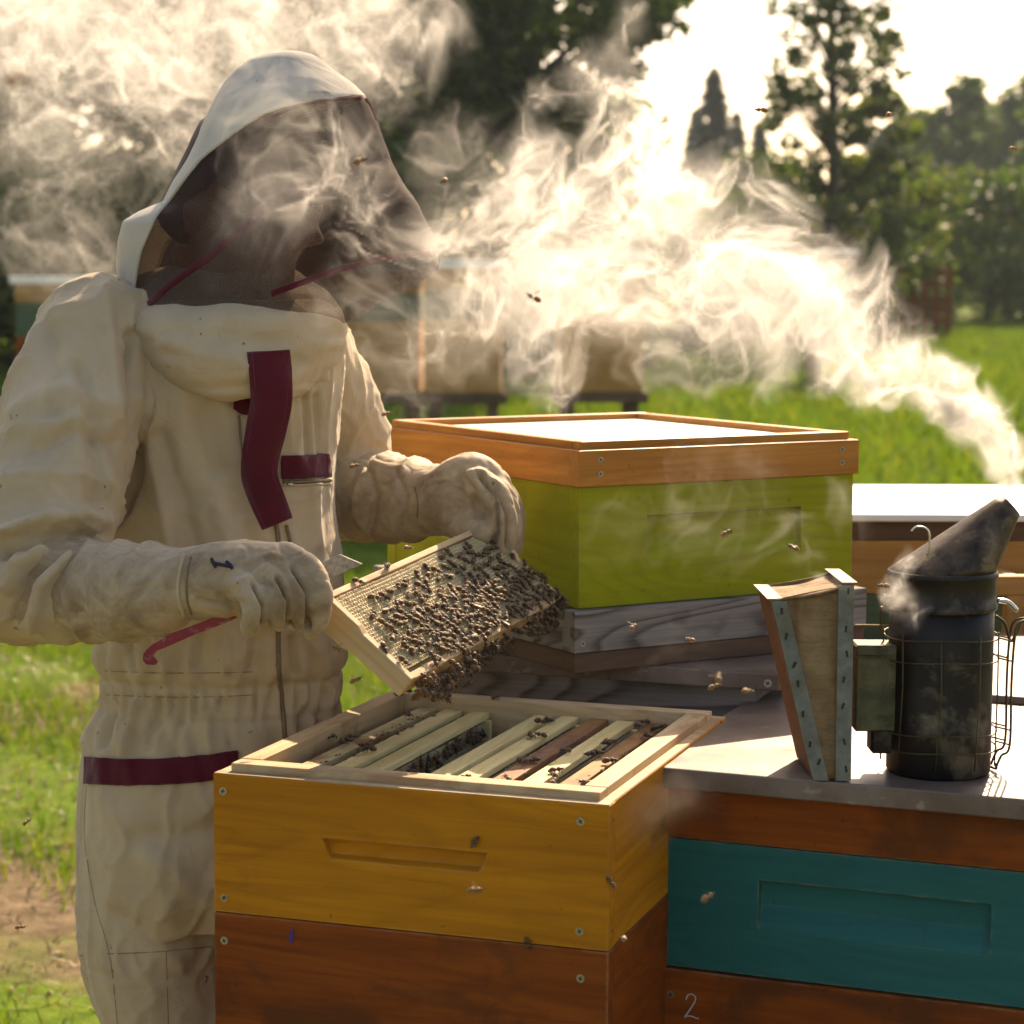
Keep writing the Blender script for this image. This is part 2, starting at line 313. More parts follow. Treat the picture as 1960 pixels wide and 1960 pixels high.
tag(blades('far_meadow_grass',120000,(13,46),.29,.17,.022,MAT['grass'],.6,seed=3),'bright sunlit grass of the far meadow','grass')
tag(blades('dry_straw',14000,(3.4,10),.30,.05,.006,MAT['drygrass'],1.6,seed=4,curve=1.6),'dry straw and dead leaves lying on bare soil','straw')

# ---------------------------------------------------------------- hive parts
def board_mesh(name,L,H,t,mat,rec=None):
    """outer face at y=0 looking to -Y, x 0..L, z 0..H; rec=(x0,x1,z0,z1,depth,ledge height,side taper)"""
    b=MB()
    if rec is None: b.box(0,L,0,t,0,H)
    else:
        x0,x1,z0,z1,d,lh,tp=rec
        o=[(0,0,0),(L,0,0),(L,0,H),(0,0,H)]; i=[(x0+tp,0,z0),(x1-tp,0,z0),(x1,0,z1),(x0,0,z1)]
        q=[(x0+tp*1.0,d,z0+lh),(x1-tp*1.0,d,z0+lh),(x1-tp*.35,d,z1-.001),(x0+tp*.35,d,z1-.001)]; k=[(0,t,0),(L,t,0),(L,t,H),(0,t,H)]
        f=[(0,1,5,4),(1,2,6,5),(2,3,7,6),(3,0,4,7),(4,5,9,8),(5,6,10,9),(6,7,11,10),(7,4,8,11),(8,9,10,11),(1,0,12,13),(2,1,13,14),(3,2,14,15),(0,3,15,12),(13,12,15,14)]
        b.add(o+i+q+k,f)
    return b.mesh(name,mat)
def bev(o,w=.0015,seg=2):
    b=o.modifiers.new('bevel','BEVEL'); b.width=w; b.segments=seg; b.limit_method='ANGLE'; b.angle_limit=math.radians(50); return o
def screw_mesh():
    b=MB(); n=14; r=.0046
    b.loft([[(r*math.cos(t),-.0004 if 0 else 0.001,r*math.sin(t)) for t in [2*math.pi*k/n for k in range(n)]],[(r*.95*math.cos(t),-.0009,r*.95*math.sin(t)) for t in [2*math.pi*k/n for k in range(n)]]],True,0)
    for (a,c) in ((.0026,.0006),(.0006,.0026)): b.box(-a,a,-.0013,-.0010,-c,c,1)  # raised black cross, painting the shade of a screw slot
    return b.mesh('screw',[MAT['screw'],MAT['screwdark']])
SCREW=screw_mesh()
def screw(parent,x,y,z,rz=0,s=1.0,roll=0):
    o=obj('screw',SCREW,parent,(x,y,z),(0,roll,rz)); o.scale=(s,s,s); return o
def boards4(root,W,D,z0,H,t,mat,name,rec_f=None,rec_s=None,w_b=.0015):
    """four boards of a box frame; x 0..W, y 0..D"""
    fb=bev(obj(name,board_mesh('front_'+name,W,H,t,mat,rec_f),root,(0,0,z0)),w_b)
    bb=bev(obj(name,board_mesh('back_'+name,W,H,t,mat,rec_f),root,(W,D,z0),(0,0,math.pi)),w_b)
    L=D-2*t-.0006
    rb=bev(obj(name,board_mesh('side_'+name,L,H,t,mat,rec_s),root,(W-.0012,t+.0003,z0),(0,0,math.pi/2)),w_b)
    lb=bev(obj(name,rb.data,root,(.0012,D-t-.0003,z0),(0,0,-math.pi/2)),w_b)
    return fb,bb,rb,lb
def hive_box(name,loc,yaw,W,D,H,mat,label,cat='hive box',group=None,rec='slot',screws=2,t=.024,rim=False):
    r=empty(name,loc,yaw,label,cat,group)
    rf=rs=None
    if rec=='slot': rf=(W*.285,W*.705,H*.46,H*.60,.010,.004,.010); L=D-2*t; rs=(L*.3,L*.7,H*.46,H*.60,.010,.004,.010)
    if rec=='panel': rf=(W*.235,W*.80,H*.36,H*.74,.012,.026,.0); L=D-2*t; rs=(L*.24,L*.76,H*.36,H*.74,.012,.026,.0)
    boards4(r,W,D,0,H,t,mat,'board',rf,rs)
    zs=[H*.12,H*.88] if screws==2 else ([H*.5] if screws==1 else [])
    for z in zs:
        for x in (.013,W-.030): screw(r,x+random.uniform(-.001,.001),0,z+random.uniform(-.003,.003),roll=random.random()*3)
        for y in (.013,D-.013): screw(r,W-.0012,y,z,math.pi/2,roll=random.random()*3)
    return r
def metal_lid(loc,yaw,W,D,lip,label,rimH=0,rimmat=None,inset=.022,group=None,mat='sheet'):
    r=empty('hive_cover',loc,yaw,label,'hive cover',group)
    b=MB(); b.box(0,W,0,D,-lip,0); bev(b.build('metal_cap',MAT[mat],r),.002,2)
    for x in (.014,W-.014): screw(r,x,0,-lip*.55,s=1.15,roll=random.random()*3)
    for y in (.02,D-.02): screw(r,W,y,-lip*.55,math.pi/2,s=1.15); screw(r,0,y,-lip*.55,-math.pi/2,s=1.15)
    if rimH:
        e=empty('rim_frame',(inset,inset,-lip-rimH)); e.parent=r
        boards4(e,W-2*inset,D-2*inset,0,rimH-.0005,.024,rimmat,'board')
    return r
def corner(front_left,yaw,x,y):   # world xy of a point in a hive's own axes
    c,s=math.cos(yaw),math.sin(yaw); return (front_left[0]+c*x-s*y, front_left[1]+s*x+c*y)

# ---- yellow open hive
YO=(-.3204,2.4384); YY=-.3273; YW,YD,YH=.445,.505,.1519; YZ=.9664
yb=hive_box('hive_box',(*YO,YZ-YH),YY,YW,YD,YH,MAT['yellow'],'open ochre yellow hive box filled with wooden frames',group=None)
# raised pine rim and inner walls
ri=.0145; rw=.025; rz0=YH-.0005; rz1=YH+.0095
b=MB(); 
for nm,(x0,x1,y0,y1),rot in (('a',(ri,YW-ri,ri,ri+rw),0),('b',(ri,YW-ri,YD-ri-rw,YD-ri),0)):
    L=x1-x0; q=MB(); q.box(0,L,0,y1-y0,-.118,rz1-rz0); bev(q.build('rim_bar',MAT['pine'],yb,(x0,y0,rz0)),.0012)
for x0 in (ri,YW-ri-rw):
    L=YD-2*ri-2*rw-.0008; q=MB(); q.box(0,L,0,rw,-.118,rz1-rz0+.0006); bev(q.build('rim_bar',MAT['pine'],yb,(x0+rw,ri+rw+.0004,rz0),(0,0,math.pi/2)),.0012)
for x0,x1,y0,y1 in ((.001,YW-.001,.001,ri-.0005),(.001,YW-.001,YD-ri+.0005,YD-.001),(.002,ri-.0005,ri,YD-ri),(YW-ri+.0005,YW-.002,ri,YD-ri)):
    q=MB(); q.box(x0,x1,y0,y1,YH-.001,YH+.0007); q.build('top_edge',MAT['pine'],yb)
q=MB(); q.box(.026,YW-.026,.026,YD-.026,.003,.008); q.build('inner_floor',MAT['oldwood'],yb)
# boxes under it
zc=YZ-YH
for k in range(3):
    h=.235; zc-=h+.0008
    rbx=hive_box('hive_box',(YO[0],YO[1],zc),YY,YW,YD,h,MAT['rust'],['rust brown hive box directly under the open yellow box','rust brown hive box second below the yellow box','lowest rust brown hive box under the yellow box'][k],rec='slot' if k else None)
    if k==0:
        q=MB(); q.box(-.002,.002,-.0012,-.0008,-.008,.006); tag(q.build('paint_mark',MAT['violet'],rbx,(.092,0,.218),(0,.15,0)),'small violet paint mark')
def bottom_board(loc,yaw,W,D,H,mat,label,group=None,ov=.0):
    r=empty('bottom_board',loc,yaw,label,'bottom board',group); boards4(r,W,D,0,H,.03,mat,'board'); b=MB(); b.box(.03,W-.03,.03,D-.03,.002,.014); b.build('floor_panel',mat,r); return r
bottom_board((*YO,zc-.051),YY,YW,YD,.05,MAT['oldwood'],'dark wooden bottom board under the yellow hive stack')
# ---- teal hive
TO=(.1439,2.5085); TY=-.378; TZ=.9627; TW,TD=.50,.53
metal_lid((*TO,TZ),TY,TW,TD,.0231,'brown metal lid with rust red rim under the smoker',.060,MAT['rust'])
bx=corner(TO,TY,.025,.024); zt=TZ-.0231-.060-.001
hive_box('hive_box',(*bx,zt-.147),TY,.45,.482,.147,MAT['teal'],'teal painted hive box with recessed hand hold',rec='panel',screws=0)
zt-=.148; b2=corner(TO,TY,.019,.018)
rb2=hive_box('hive_box',(*b2,zt-.235),TY,.462,.494,.235,MAT['rust'],'rust red hive box numbered 2 under the teal box',rec=None)
# painted digit 2 on its front
P=catmull([(0,.021),(.002,.0265),(.006,.028),(.0095,.0255),(.0095,.021),(.007,.0155),(.003,.008),(-.001,.001),(.001,.0022),(.006,.0028),(.0115,.0012),(.0135,.0016)],5)
b=MB()
for i,p in enumerate(P[:-1]):
    a=Vector((p.x,0,p.y)); c=Vector((P[i+1].x,0,P[i+1].y)); d=(c-a).normalized(); n=Vector((-d.z,0,d.x))*.00075; a-=d*.0003; c+=d*.0003
    b.add([a+n,a-n,c-n,c+n],[(0,1,2,3)])
o=b.build('painted_digit',MAT['chalk'],rb2,(.032,-.0012,.181)); o.scale=(1.12,1,1.0); tag(o,'white hand painted digit 2')
hive_box('hive_box',(*b2,zt-.47),TY,.462,.494,.234,MAT['rust'],'lowest rust red hive box of the teal hive stack',rec='slot')
bottom_board((*b2,zt-.521),TY,.462,.494,.05,MAT['oldwood'],'dark wooden bottom board under the teal hive stack')
# ---- back-left hive with brown lid carrying the lime box
BZ=1.004; BY=-.345; fr=atz(1491,1291,BZ); BW,BD=.52,.55
BO=corner((fr.x,fr.y),BY,-BW,0)
metal_lid((*BO,BZ),BY,BW,BD,.022,'brown metal lid beneath the lime green hive',0)
g=corner(BO,BY,.035,.022)
for k,(h,m,lb,rc) in enumerate([(.150,'grey','weathered grey hive box right behind the yellow box',None),(.235,'oldwood','dark brown hive box under the weathered grey box','slot'),(.235,'oldwood','second dark brown hive box under the weathered grey box','slot'),(.235,'oldwood','lowest dark brown hive box under the weathered grey box','slot')]):
    z=BZ-.0225-sum([.150,.235,.235,.235][:k+1])-.0008*k
    hive_box('hive_box',(*g,z),BY,.45,.50,h,MAT[m],lb,rec=rc,screws=0)
bottom_board((*g,z-.06),BY,.45,.50,.058,MAT['oldwood'],'dark wooden bottom board under the weathered grey stack')
# ---- back-right hive
RZ=.972; p=atz(1905,1330,RZ); RY=-.378; RO=corner((p.x,p.y),RY,-.20,0); 
metal_lid((*RO,RZ),RY,.52,.53,.011,'brown metal lid behind the teal hive',.06,MAT['rust'])
g=corner(RO,RY,.022,.022); z=RZ-.0115-.06
for k,(h,m,lb) in enumerate([(.235,'rust','rust red hive box behind the teal hive, topmost of its stack'),(.235,'rust','rust red hive box behind the teal hive, middle of its stack'),(.235,'rust','rust red hive box behind the teal hive, lowest of its stack')]):
    z-=h+.001; hive_box('hive_box',(*g,z),RY,.476,.486,h,MAT[m],lb,rec='slot')
bottom_board((*g,z-.056),RY,.476,.486,.055,MAT['oldwood'],'dark wooden bottom board behind the teal hive')
# pallet carrying the four hives
def pallet(loc,yaw,W,D,label,H=.12):
    r=empty('pallet',loc,yaw,label,'pallet')
    for k in range(7):
        b=MB(); b.box(0,W,0,.1,-.011,.011); bev(b.build('deck_board',MAT['oldwood'],r,(0,.02+k*(D-.14)/6,H-.011)),.002)
    for k in range(3):
        b=MB(); b.box(0,D,0,.09,0,H-.0225); b.build('bearer',MAT['oldwood'],r,(.09+k*(W-.09)/2,0,0),(0,0,math.pi/2))
    return r
pallet((-.52,2.48,-.03),-.35,1.55,1.22,'dark wooden pallet under the four hives',.075)

# ---- lime hive on top
LX=(.0827,2.8682); LYW=.5463; LA,LB=.4516,.5198; LZ=1.2842; lh=.0463
c=empty('hive_cover',(*LX,LZ-lh),LYW,'orange pine hive cover with white top panel on the lime box','hive cover')
boards4(c,LA,LB,0,lh,.024,MAT['orange'],'board')
for k,(x0,x1,y0,y1) in enumerate([(.010,LA-.010,.010,.030),(.010,LA-.010,LB-.030,LB-.010)]):
    q=MB(); q.box(0,x1-x0,0,y1-y0,-.03,.0105); bev(q.build('rim_bar',MAT['orange'],c,(x0,y0,lh)),.0015)
for x0 in (.010,LA-.030):
    q=MB(); q.box(0,LB-.061,0,.02,-.03,.0102); bev(q.build('rim_bar',MAT['orange'],c,(x0+.02,.0305,lh),(0,0,math.pi/2)),.0015)
q=MB(); q.box(.026,LA-.026,.026,LB-.026,-.012,0); q.build('top_panel',MAT['white'],c,(0,0,lh+.0015))
for x in (.033,LA-.030):
    for z in (.016,.034): screw(c,x,0,z,s=.85)
hb=.1538
hive_box('hive_box',(*corner(LX,LYW,.005,.005),LZ-lh-hb-.0005),LYW,LA-.010,LB-.010,hb,MAT['lime'],'lime green hive box with recessed hand holds',rec='panel',screws=0)
gz0=LZ-lh-hb-.0015; gb=bottom_board((*corner(LX,LYW,-.010,-.010),1.030),LYW,LA+.02,LB+.02,gz0-1.030,MAT['grey'],'weathered grey bottom board under the lime box')
screw(gb,.012,0,.012,s=.9)
q=empty('base_frame',(*corner(LX,LYW,-.008,-.008),1.0045),LYW,'dark brown base frame below the weathered grey board','base frame'); boards4(q,LA+.016,LB+.016,0,1.0295-1.0045,.03,MAT['oldwood'],'board')

# ---- white-lidded hive further back
WZ=1.13; a=atz(1600,984,WZ); W2=.62
metal_lid((a.x-.05,a.y,WZ),0.03,W2,.52,.012,'white hive lid behind the smoker',0,mat='whitelid')
z=WZ-.013
for k,(h,m,lb) in enumerate([(.03,'oldwood','thin dark rim box under the white lid'),(.085,'bgwood','orange wooden box under the white lid'),(.30,'bggreen','dull green box under the orange wooden box'),(.30,'bgwood','orange wooden box under the dull green box'),(.30,'bggreen','lowest dull green box under the white lid')]):
    z-=h+.0008; hive_box('hive_box',(a.x-.04,a.y+.02,z),.03,W2-.17,.48,h,MAT[m],lb,rec='slot' if h>.2 else None,screws=0)
bottom_board((a.x-.04,a.y+.02,z-.07),.03,W2-.17,.48,.069,MAT['oldwood'],'dark bottom board under the white-lidded hive')
# wooden trestle leg beside it
tx=at(1944,1000,a.y-.12).x; st=empty('wooden_trestle',(tx,a.y-.12,0),.1,'orange wooden trestle standing beside the white-lidded hive','trestle')
for (x,y) in ((0,0),(.42,0),(0,.4),(.42,.4)):
    b=MB(); b.box(0,1.02,-.012,.012,-.014,.014); bev(b.build('leg',MAT['bgwood'],st,(x,y,0),(0,-math.pi/2,0)),.002)
for y in (0,.4):
    b=MB(); b.box(-.03,.45,-.012,.012,-.03,.0); bev(b.build('rail',MAT['bgwood'],st,(0,y,1.05)),.002)
for x in (0,.42):
    b=MB(); b.box(.013,.387,-.011,.011,-.03,.0); bev(b.build('rail',MAT['bgwood'],st,(x,0,1.049),(0,0,math.pi/2)),.002)
    b=MB(); b.box(0,.42,-.009,.009,-.012,.012); b.build('brace',MAT['bgwood'],st,(x,.012,.62),(0,-.45,math.pi/2))

# ---------------------------------------------------------------- frames
FL,FS,FT=.411,.138,.034
def comb_mesh():
    """two-sided honeycomb; x -CL/2..CL/2, y 0..-CS, z -th..0"""
    CL,CS,th=.389,.1165,.0235; p=.0054; R=p/math.sqrt(3); V=[];F=[];MI=[]
    for side in (1,-1):
        zt=0 if side==1 else -th
        row=0; y=-R
        while y>-CS+R*.5:
            x=-CL/2+p*(.5 if row%2==0 else 1.0)
            while x<CL/2-p*.4:
                d=random.uniform(.0022,.0042)*side; jz=random.uniform(-.0006,.0006)+.0012*math.sin(x*31)*math.cos(y*47); b=len(V)
                ang=[math.pi/6+k*math.pi/3 for k in range(6)]
                V+=[(x+R*math.cos(t),y+R*math.sin(t),zt+jz) for t in ang]; V+=[(x+R*.83*math.cos(t),y+R*.83*math.sin(t),zt+jz) for t in ang]; V+=[(x+R*.78*math.cos(t),y+R*.78*math.sin(t),zt+jz-d) for t in ang]
                for k in range(6):
                    j=(k+1)%6; q=[(b+k,b+j,b+6+j,b+6+k),(b+6+k,b+6+j,b+12+j,b+12+k)]
                    F+= q if side==1 else [t[::-1] for t in q]; MI+=[0,0]
                f=tuple(b+12+k for k in range(6)); F.append(f if side==1 else f[::-1]); MI.append(1)
                x+=p
            y-=R*1.5; row+=1
    me=bpy.data.meshes.new('comb'); b=len(V)
    x,y0,y1=CL/2,-.001,-CS; V+=[(-x,y0,-.006),(x,y0,-.006),(x,y1,-.006),(-x,y1,-.006),(-x,y0,-th+.006),(x,y0,-th+.006),(x,y1,-th+.006),(-x,y1,-th+.006)]
    F+=[tuple(b+i for i in q) for q in ((3,2,1,0),(4,5,6,7),(0,1,5,4),(1,2,6,5),(2,3,7,6),(3,0,4,7))]; MI+=[1]*6
    me.from_pydata(V,[],F); me.materials.append(MAT['wax']); me.materials.append(MAT['cellfloor']); me.polygons.foreach_set('material_index',MI); me.update(); return me
COMB=comb_mesh()
def bar_mesh(name,L,a,b_,mat,taper=None):
    q=MB()
    if taper is None: q.box(0,L,0,a,0,b_)
    else:   # side bar: wide shoulder near the top bar then narrower
        s=taper; c=b_/2; prof=[(0,0,b_),(L*.36,0,b_),(L*.44,c-s/2,c+s/2),(L,c-s/2,c+s/2)]
        q.loft([[(x,0,z0),(x,a,z0),(x,a,z1),(x,0,z1)] for x,z0,z1 in prof])
    return q.mesh(name,mat)
def make_frame(mw,mt):
    r=empty('framed_comb')
    bev(obj('top_bar',bar_mesh('top_bar',FL+.012,.008,.0225,mt),r,(-FL/2-.006,-.008,-.0283)),.001)
    for s in (-1,1):   # side bars run along -Y
        o=obj('side_bar',bar_mesh('side_bar',FS-.0085,.0105,FT,mw,.026),r); o.rotation_euler=(0,0,-math.pi/2); o.location=((-FL/2 if s<0 else FL/2-.0105),-.0083,-FT); bev(o,.001)
    bev(obj('bottom_bar',bar_mesh('bottom_bar',FL-.0216,.009,.022,mw),r,(-FL/2+.0108,-FS,-.028)),.001)
    obj('comb',COMB,r,(0,-.0105,-.0055)); return r
FR=Matrix.Rotation(Vector((.652,.303,1.126)).length,4,Vector((.652,.303,1.126)))
HELD=make_frame(MAT['pine'],MAT['pine']); HELD.matrix_world=Matrix.Translation((-.121,2.667,1.177))@FR
tag(HELD,'honeycomb frame covered with bees held in gloved hands','comb frame')
YM=Matrix.Translation((*YO,YZ-YH))@Matrix.Rotation(YY,4,'Z')
ftop=YH-.004
fx=[.032,.067,.104,.184,.217,.256,.289,.331]
fm=['dirtypine','palepine','palepine','palepine','palepine','oldbar','palepine','dirtypine']
MAT['oldbar']=wood('brown_old_frame_bar',(.24,.10,.035),(.38,.19,.07),.7,stain=(.10,.045,.06),stain_amt=.8)
MAT['propolis']=plain('propolis',(.16,.065,.022),.5,var=.4,vscale=200)
MAT['smudged']=wood('propolis_smudged_pine',(.50,.40,.20),(.66,.56,.32),.7,stain=(.26,.11,.035),stain_amt=.9)
fm[0]='smudged'
fl=['propolis smeared pale frame beside the hive wall nearest the beekeeper','clean pale frame second from the smeared frame in the open hive','clean pale frame with bee covered comb facing the empty slot','clean pale frame across the empty slot from the bee covered comb','pale frame between the clean frame and the brown frame','dark brown propolis covered frame between two pale frames','pale frame between the two brown frames in the open hive','orange brown frame beside the rim facing the teal hive']
IX0=ri+rw
for k in range(8):
    r=make_frame(MAT['palepine'],MAT[fm[k]])
    # frame local X -> hive y, local Y -> up, local Z -> hive x
    L=Matrix(((0,0,1,0),(1,0,0,0),(0,1,0,0),(0,0,0,1)))
    r.matrix_world=YM@Matrix.Translation((IX0+fx[k]+.017+random.uniform(-.001,.001),YD/2+random.uniform(-.002,.002),ftop-random.uniform(0,.002)))@Matrix.Rotation(random.uniform(-.006,.006),4,'Z')@L
    tag(r,fl[k],'comb frame','frames hanging in the open yellow hive')

# ---------------------------------------------------------------- bees
def bee_meshes():
    b=MB(); n=8
    prof=[(-.0078,.0004),(-.0070,.0016),(-.0055,.0026),(-.0035,.0029),(-.0015,.0024),(-.0006,.0007),(.0002,.0012),(.0013,.0024),(.0026,.0024),(.0037,.0014),(.0041,.0008),(.0046,.0013),(.0056,.0013),(.0063,.0005)]
    b.loft([[(x,r*math.cos(t),.0026+r*.92*math.sin(t)-(.0006 if x<-.004 else 0)) for t in [2*math.pi*k/n for k in range(n)]] for x,r in prof],True,0)
    for s in (-1,1):
        for x,dx,l in ((.0028,.0022,.0030),(.0016,.0002,.0036),(.0006,-.0030,.0040)):
            p=[(x,s*.0012,.0018),(x+dx*.5,s*(.0012+l*.55),.0027),(x+dx,s*(.0012+l),.0000)]
            b.tube(p,[.00035,.00032,.00018],3,1,False)
        b.tube([(.006,s*.0004,.003),(.0075,s*.0012,.0038),(.0088,s*.0016,.0030)],[.00016]*3,3,1,False)
    body=b.mesh('honeybee',[MAT['bee'],MAT['beeleg']],True)
    def wing(s,spread,lift):
        w=MB(); rot=Matrix.Translation((.0016,s*.0011,.0044))@Matrix.Rotation(s*spread,4,'Z')@Matrix.Rotation(lift,4,'Y')
        pts=[(0,0),(-.002,.0013),(-.006,.0022),(-.0088,.0016),(-.0096,.0004),(-.008,-.0008),(-.004,-.0009)]
        w.add([rot@Vector((x,s*y,.0)) for x,y in pts],[tuple(range(7))]); return w.mesh('wing',MAT['wing'])
    return body,[wing(-1,.28,.12),wing(1,.28,.12)],[wing(-1,1.15,.35),wing(1,1.15,.35)]
BEE,WREST,WFLY=bee_meshes()
BEE_BACKLIT=BEE.copy(); BEE_BACKLIT.materials[0]=MAT['beebacklit']  # lighter copy for bees against the sun, backlight painted into their colour
def bee(M,label,group,fly=False,scale=1.0,backlit_copy=False):
    o=obj('honeybee',BEE_BACKLIT if fly or backlit_copy else BEE); o.matrix_world=M@Matrix.Scale(scale,4); tag(o,label,'honeybee',group)
    for w in (WFLY if fly else WREST):
        c=bpy.data.objects.new('wing',w); COL.objects.link(c); c.parent=o
    return o
def frame_basis(p,n,ang):
    n=Vector(n).normalized(); a=n.orthogonal().normalized(); b=n.cross(a); x=a*math.cos(ang)+b*math.sin(ang); y=n.cross(x)
    return Matrix(((x.x,y.x,n.x,p[0]),(x.y,y.y,n.y,p[1]),(x.z,y.z,n.z,p[2]),(0,0,0,1)))
# bees on the held comb: density map over (s along the top bar, t down the frame)
def dens(s,t):
    if t<.12: return .015
    d=.8/(1+math.exp(-(t-.42-.25*max(0,.35-s))*9))
    if s<.10: d*=.10
    elif s<.22: d*=.45
    if s>.72 and t<.75: d=max(d,.55 if t>.25 else .2)
    if s>.93: d*=.4 if t<.6 else 1
    if .45<s<.7 and .18<t<.5: d=max(d,.30)
    return d
pts=[]; tries=0
while len(pts)<225 and tries<60000:
    tries+=1; s,t=random.random(),random.random()*.98
    if random.random()>dens(s,t): continue
    x=-FL/2+.006+s*(FL-.012); y=-t*FS
    md=.0086 if t>.5 else .0112
    if any((x-a)**2+(y-b)**2<md*md for a,b,_,_ in pts): continue
    pts.append((x,y,s,t))
HW=HELD.matrix_world
allb=[]
for x,y,s,t in pts:
    ang=random.random()*6.283 if random.random()<.55 else random.gauss(-.6,.7); lift=random.random()*.0035 if t>.5 else 0
    M=HW@Matrix.Translation((x,y,-.0046+lift))@Matrix.Rotation(ang,4,'Z')@Matrix.Rotation(random.gauss(0,.16),4,'X')@Matrix.Rotation(random.gauss(-.05,.14),4,'Y')
    allb.append((M,1))
# cluster hanging along the bottom bar
def hang(s0,s1,n,deep):
    for _ in range(n):
        s=random.uniform(s0,s1); u=random.random()**1.3; x=-FL/2+s*FL; w=math.sin(math.pi*(s-s0)/(s1-s0))**.7
        p=HW@Vector((x,-FS-.004-u*.006,-.004-random.random()*.026)); p.z-=u*deep*w; 
        nrm=Vector((random.gauss(.25,.3),-1+random.gauss(0,.35),random.gauss(.1,.5))).normalized(); p+=nrm*random.uniform(0,.008)
        allb.append((frame_basis(p,nrm,random.gauss(1.2,1.0)),0))
hang(.03,.52,70,.022); hang(.52,1.0,45,.014)
for _ in range(34):   # right lower corner
    p=HW@Vector((FL/2+random.uniform(-.02,.008),-FS*random.uniform(.62,1.06),-.003-random.random()*.03)); nrm=(FR.to_3x3()@Vector((1,-.3,.6+random.gauss(0,.3)))).normalized(); allb.append((frame_basis(p+nrm*.002,nrm,random.random()*6.3),0))
camp=Vector((0,0,CZ))
def near(e): return (e[0].translation-camp).length
front=[e for e in allb if e[1]]; rest=[e for e in allb if not e[1]]
front.sort(key=near); rest.sort(key=near)
ind=front[:175]+rest[:45]; mass=front[175:]+rest[45:]
for k,(M,f) in enumerate(ind):
    bee(M,'honeybee crawling on the face of the held comb' if f else 'honeybee clinging in the cluster below the held frame',"bees on the comb face" if f else 'bees clustered under the frame',scale=random.uniform(1.05,1.25))
def bee_mass(name,Ms,label):
    V0=np.array([v.co[:] for v in BEE.vertices]); b=MB()
    for M in Ms:
        o=len(b.v); b.v+=[tuple(M@v.co) for v in BEE.vertices]
        for p in BEE.polygons: b.f.append(tuple(o+i for i in p.vertices)); b.m.append(0 if p.material_index==0 and sum(BEE.vertices[i].co.x for i in p.vertices)/len(p.vertices)>-.0005 else (2 if p.material_index else 1))
        for w in WREST:
            o=len(b.v); b.v+=[tuple(M@v.co) for v in w.vertices]; b.f.append(tuple(o+i for i in range(7))); b.m.append(3)
    mats=[plain('bee_thorax',(.07,.04,.016),.6,var=.3),plain('bee_abdomen',(.075,.042,.014),.45,var=.8,vscale=420,bump=0),MAT['beeleg'],MAT['wing']]
    o=b.build(name,mats,smooth=True); return tag(o,label,'bees',kind='stuff')
bee_mass('bee_cluster',[M for M,_ in mass],'dense mass of bees on the far part of the held frame')
# bees on the open hive, by where they sit
def on_bar(px,py,ang,z=None,label='honeybee walking on the top bars of the open hive',grp='bees on the open hive'):
    p=atz(px,py,(YZ-.003) if z is None else z); bee(frame_basis(p,(random.gauss(0,.1),random.gauss(0,.1),1),ang),label,grp,scale=random.uniform(1.1,1.3))
for px,py in [(621,1416),(636,1412),(656,1424),(668,1420),(676,1414),(697,1430),(705,1437),(690,1440),(783,1372),(892,1492),(1016,1412),(1034,1410),(1050,1383),(1036,1385),(1000,1457),(1012,1460),(1026,1458),(1060,1488),(1066,1478),(1128,1447),(1145,1444),(1158,1425),(1170,1424),(1168,1460),(1222,1392),(1232,1385),(1240,1412),(1254,1398),(1262,1395),(1208,1370),(1228,1368),(970,1493),(1120,1503),(1060,1500),(1083,1440),(910,1405)]:
    on_bar(px,py,random.random()*6.3)
for px,py in [(653,1383),(652,1390)]: 
    on_bar(px,py,.8,YZ-.006)
for px,py,z in [(762,1330,YZ+.010),(851,1335,YZ+.010),(948,1338,YZ+.010),(775,1325,YZ+.012)]: on_bar(px,py,random.random()*6,z,'honeybee sitting on the back rim of the open hive','bees on the hive rim')
# bees on the exposed comb of the third frame (the gap)
nrm=(YM.to_3x3()@Vector((1,0,0))).normalized(); q0=YM@Vector((IX0+fx[2]+.017-.0045,0,0))
for k in range(30):
    u=random.random(); px=775+u*150+random.gauss(0,5); py=1478-u*82+random.gauss(0,9); r=ray(px,py); t=(q0-camp).dot(nrm)/r.dot(nrm); p=camp+r*t; lz=(YM.inverted()@p)
    if lz.z>ftop-.012 or lz.z<.02: continue
    bee(frame_basis(p+nrm*.0005,nrm,random.random()*6.3),'honeybee on the comb beside the empty slot in the hive','bees beside the empty slot',scale=random.uniform(1.1,1.25))
# propolis crumbs on the older top bars
for k in (0,5,7):
    q=MB(); c=YM@Vector((IX0+fx[k]+.017,YD/2,ftop)); 
    for _ in range(70):
        x=random.choice((-1,1))*random.uniform(.004,.0112); y=random.uniform(-.19,.19); sz=random.uniform(.0008,.0026); o_=Vector((x-.0005,y,-.0006))
        V=[o_+Vector((sz*random.uniform(.6,1.5)*math.cos(a),sz*2*random.uniform(.5,1.4)*math.sin(a),0)) for a in (0,1.25,2.5,3.77,5.0)]; q.add(V+[o_+Vector((0,0,sz*random.uniform(.5,1.0)))],[(0,1,5),(1,2,5),(2,3,5),(3,4,5),(4,0,5)])
    o=q.build('propolis',MAT['propolis'],yb,(IX0+fx[k]+.017-.0005,YD/2,ftop-.001)); tag(o,kind='stuff')
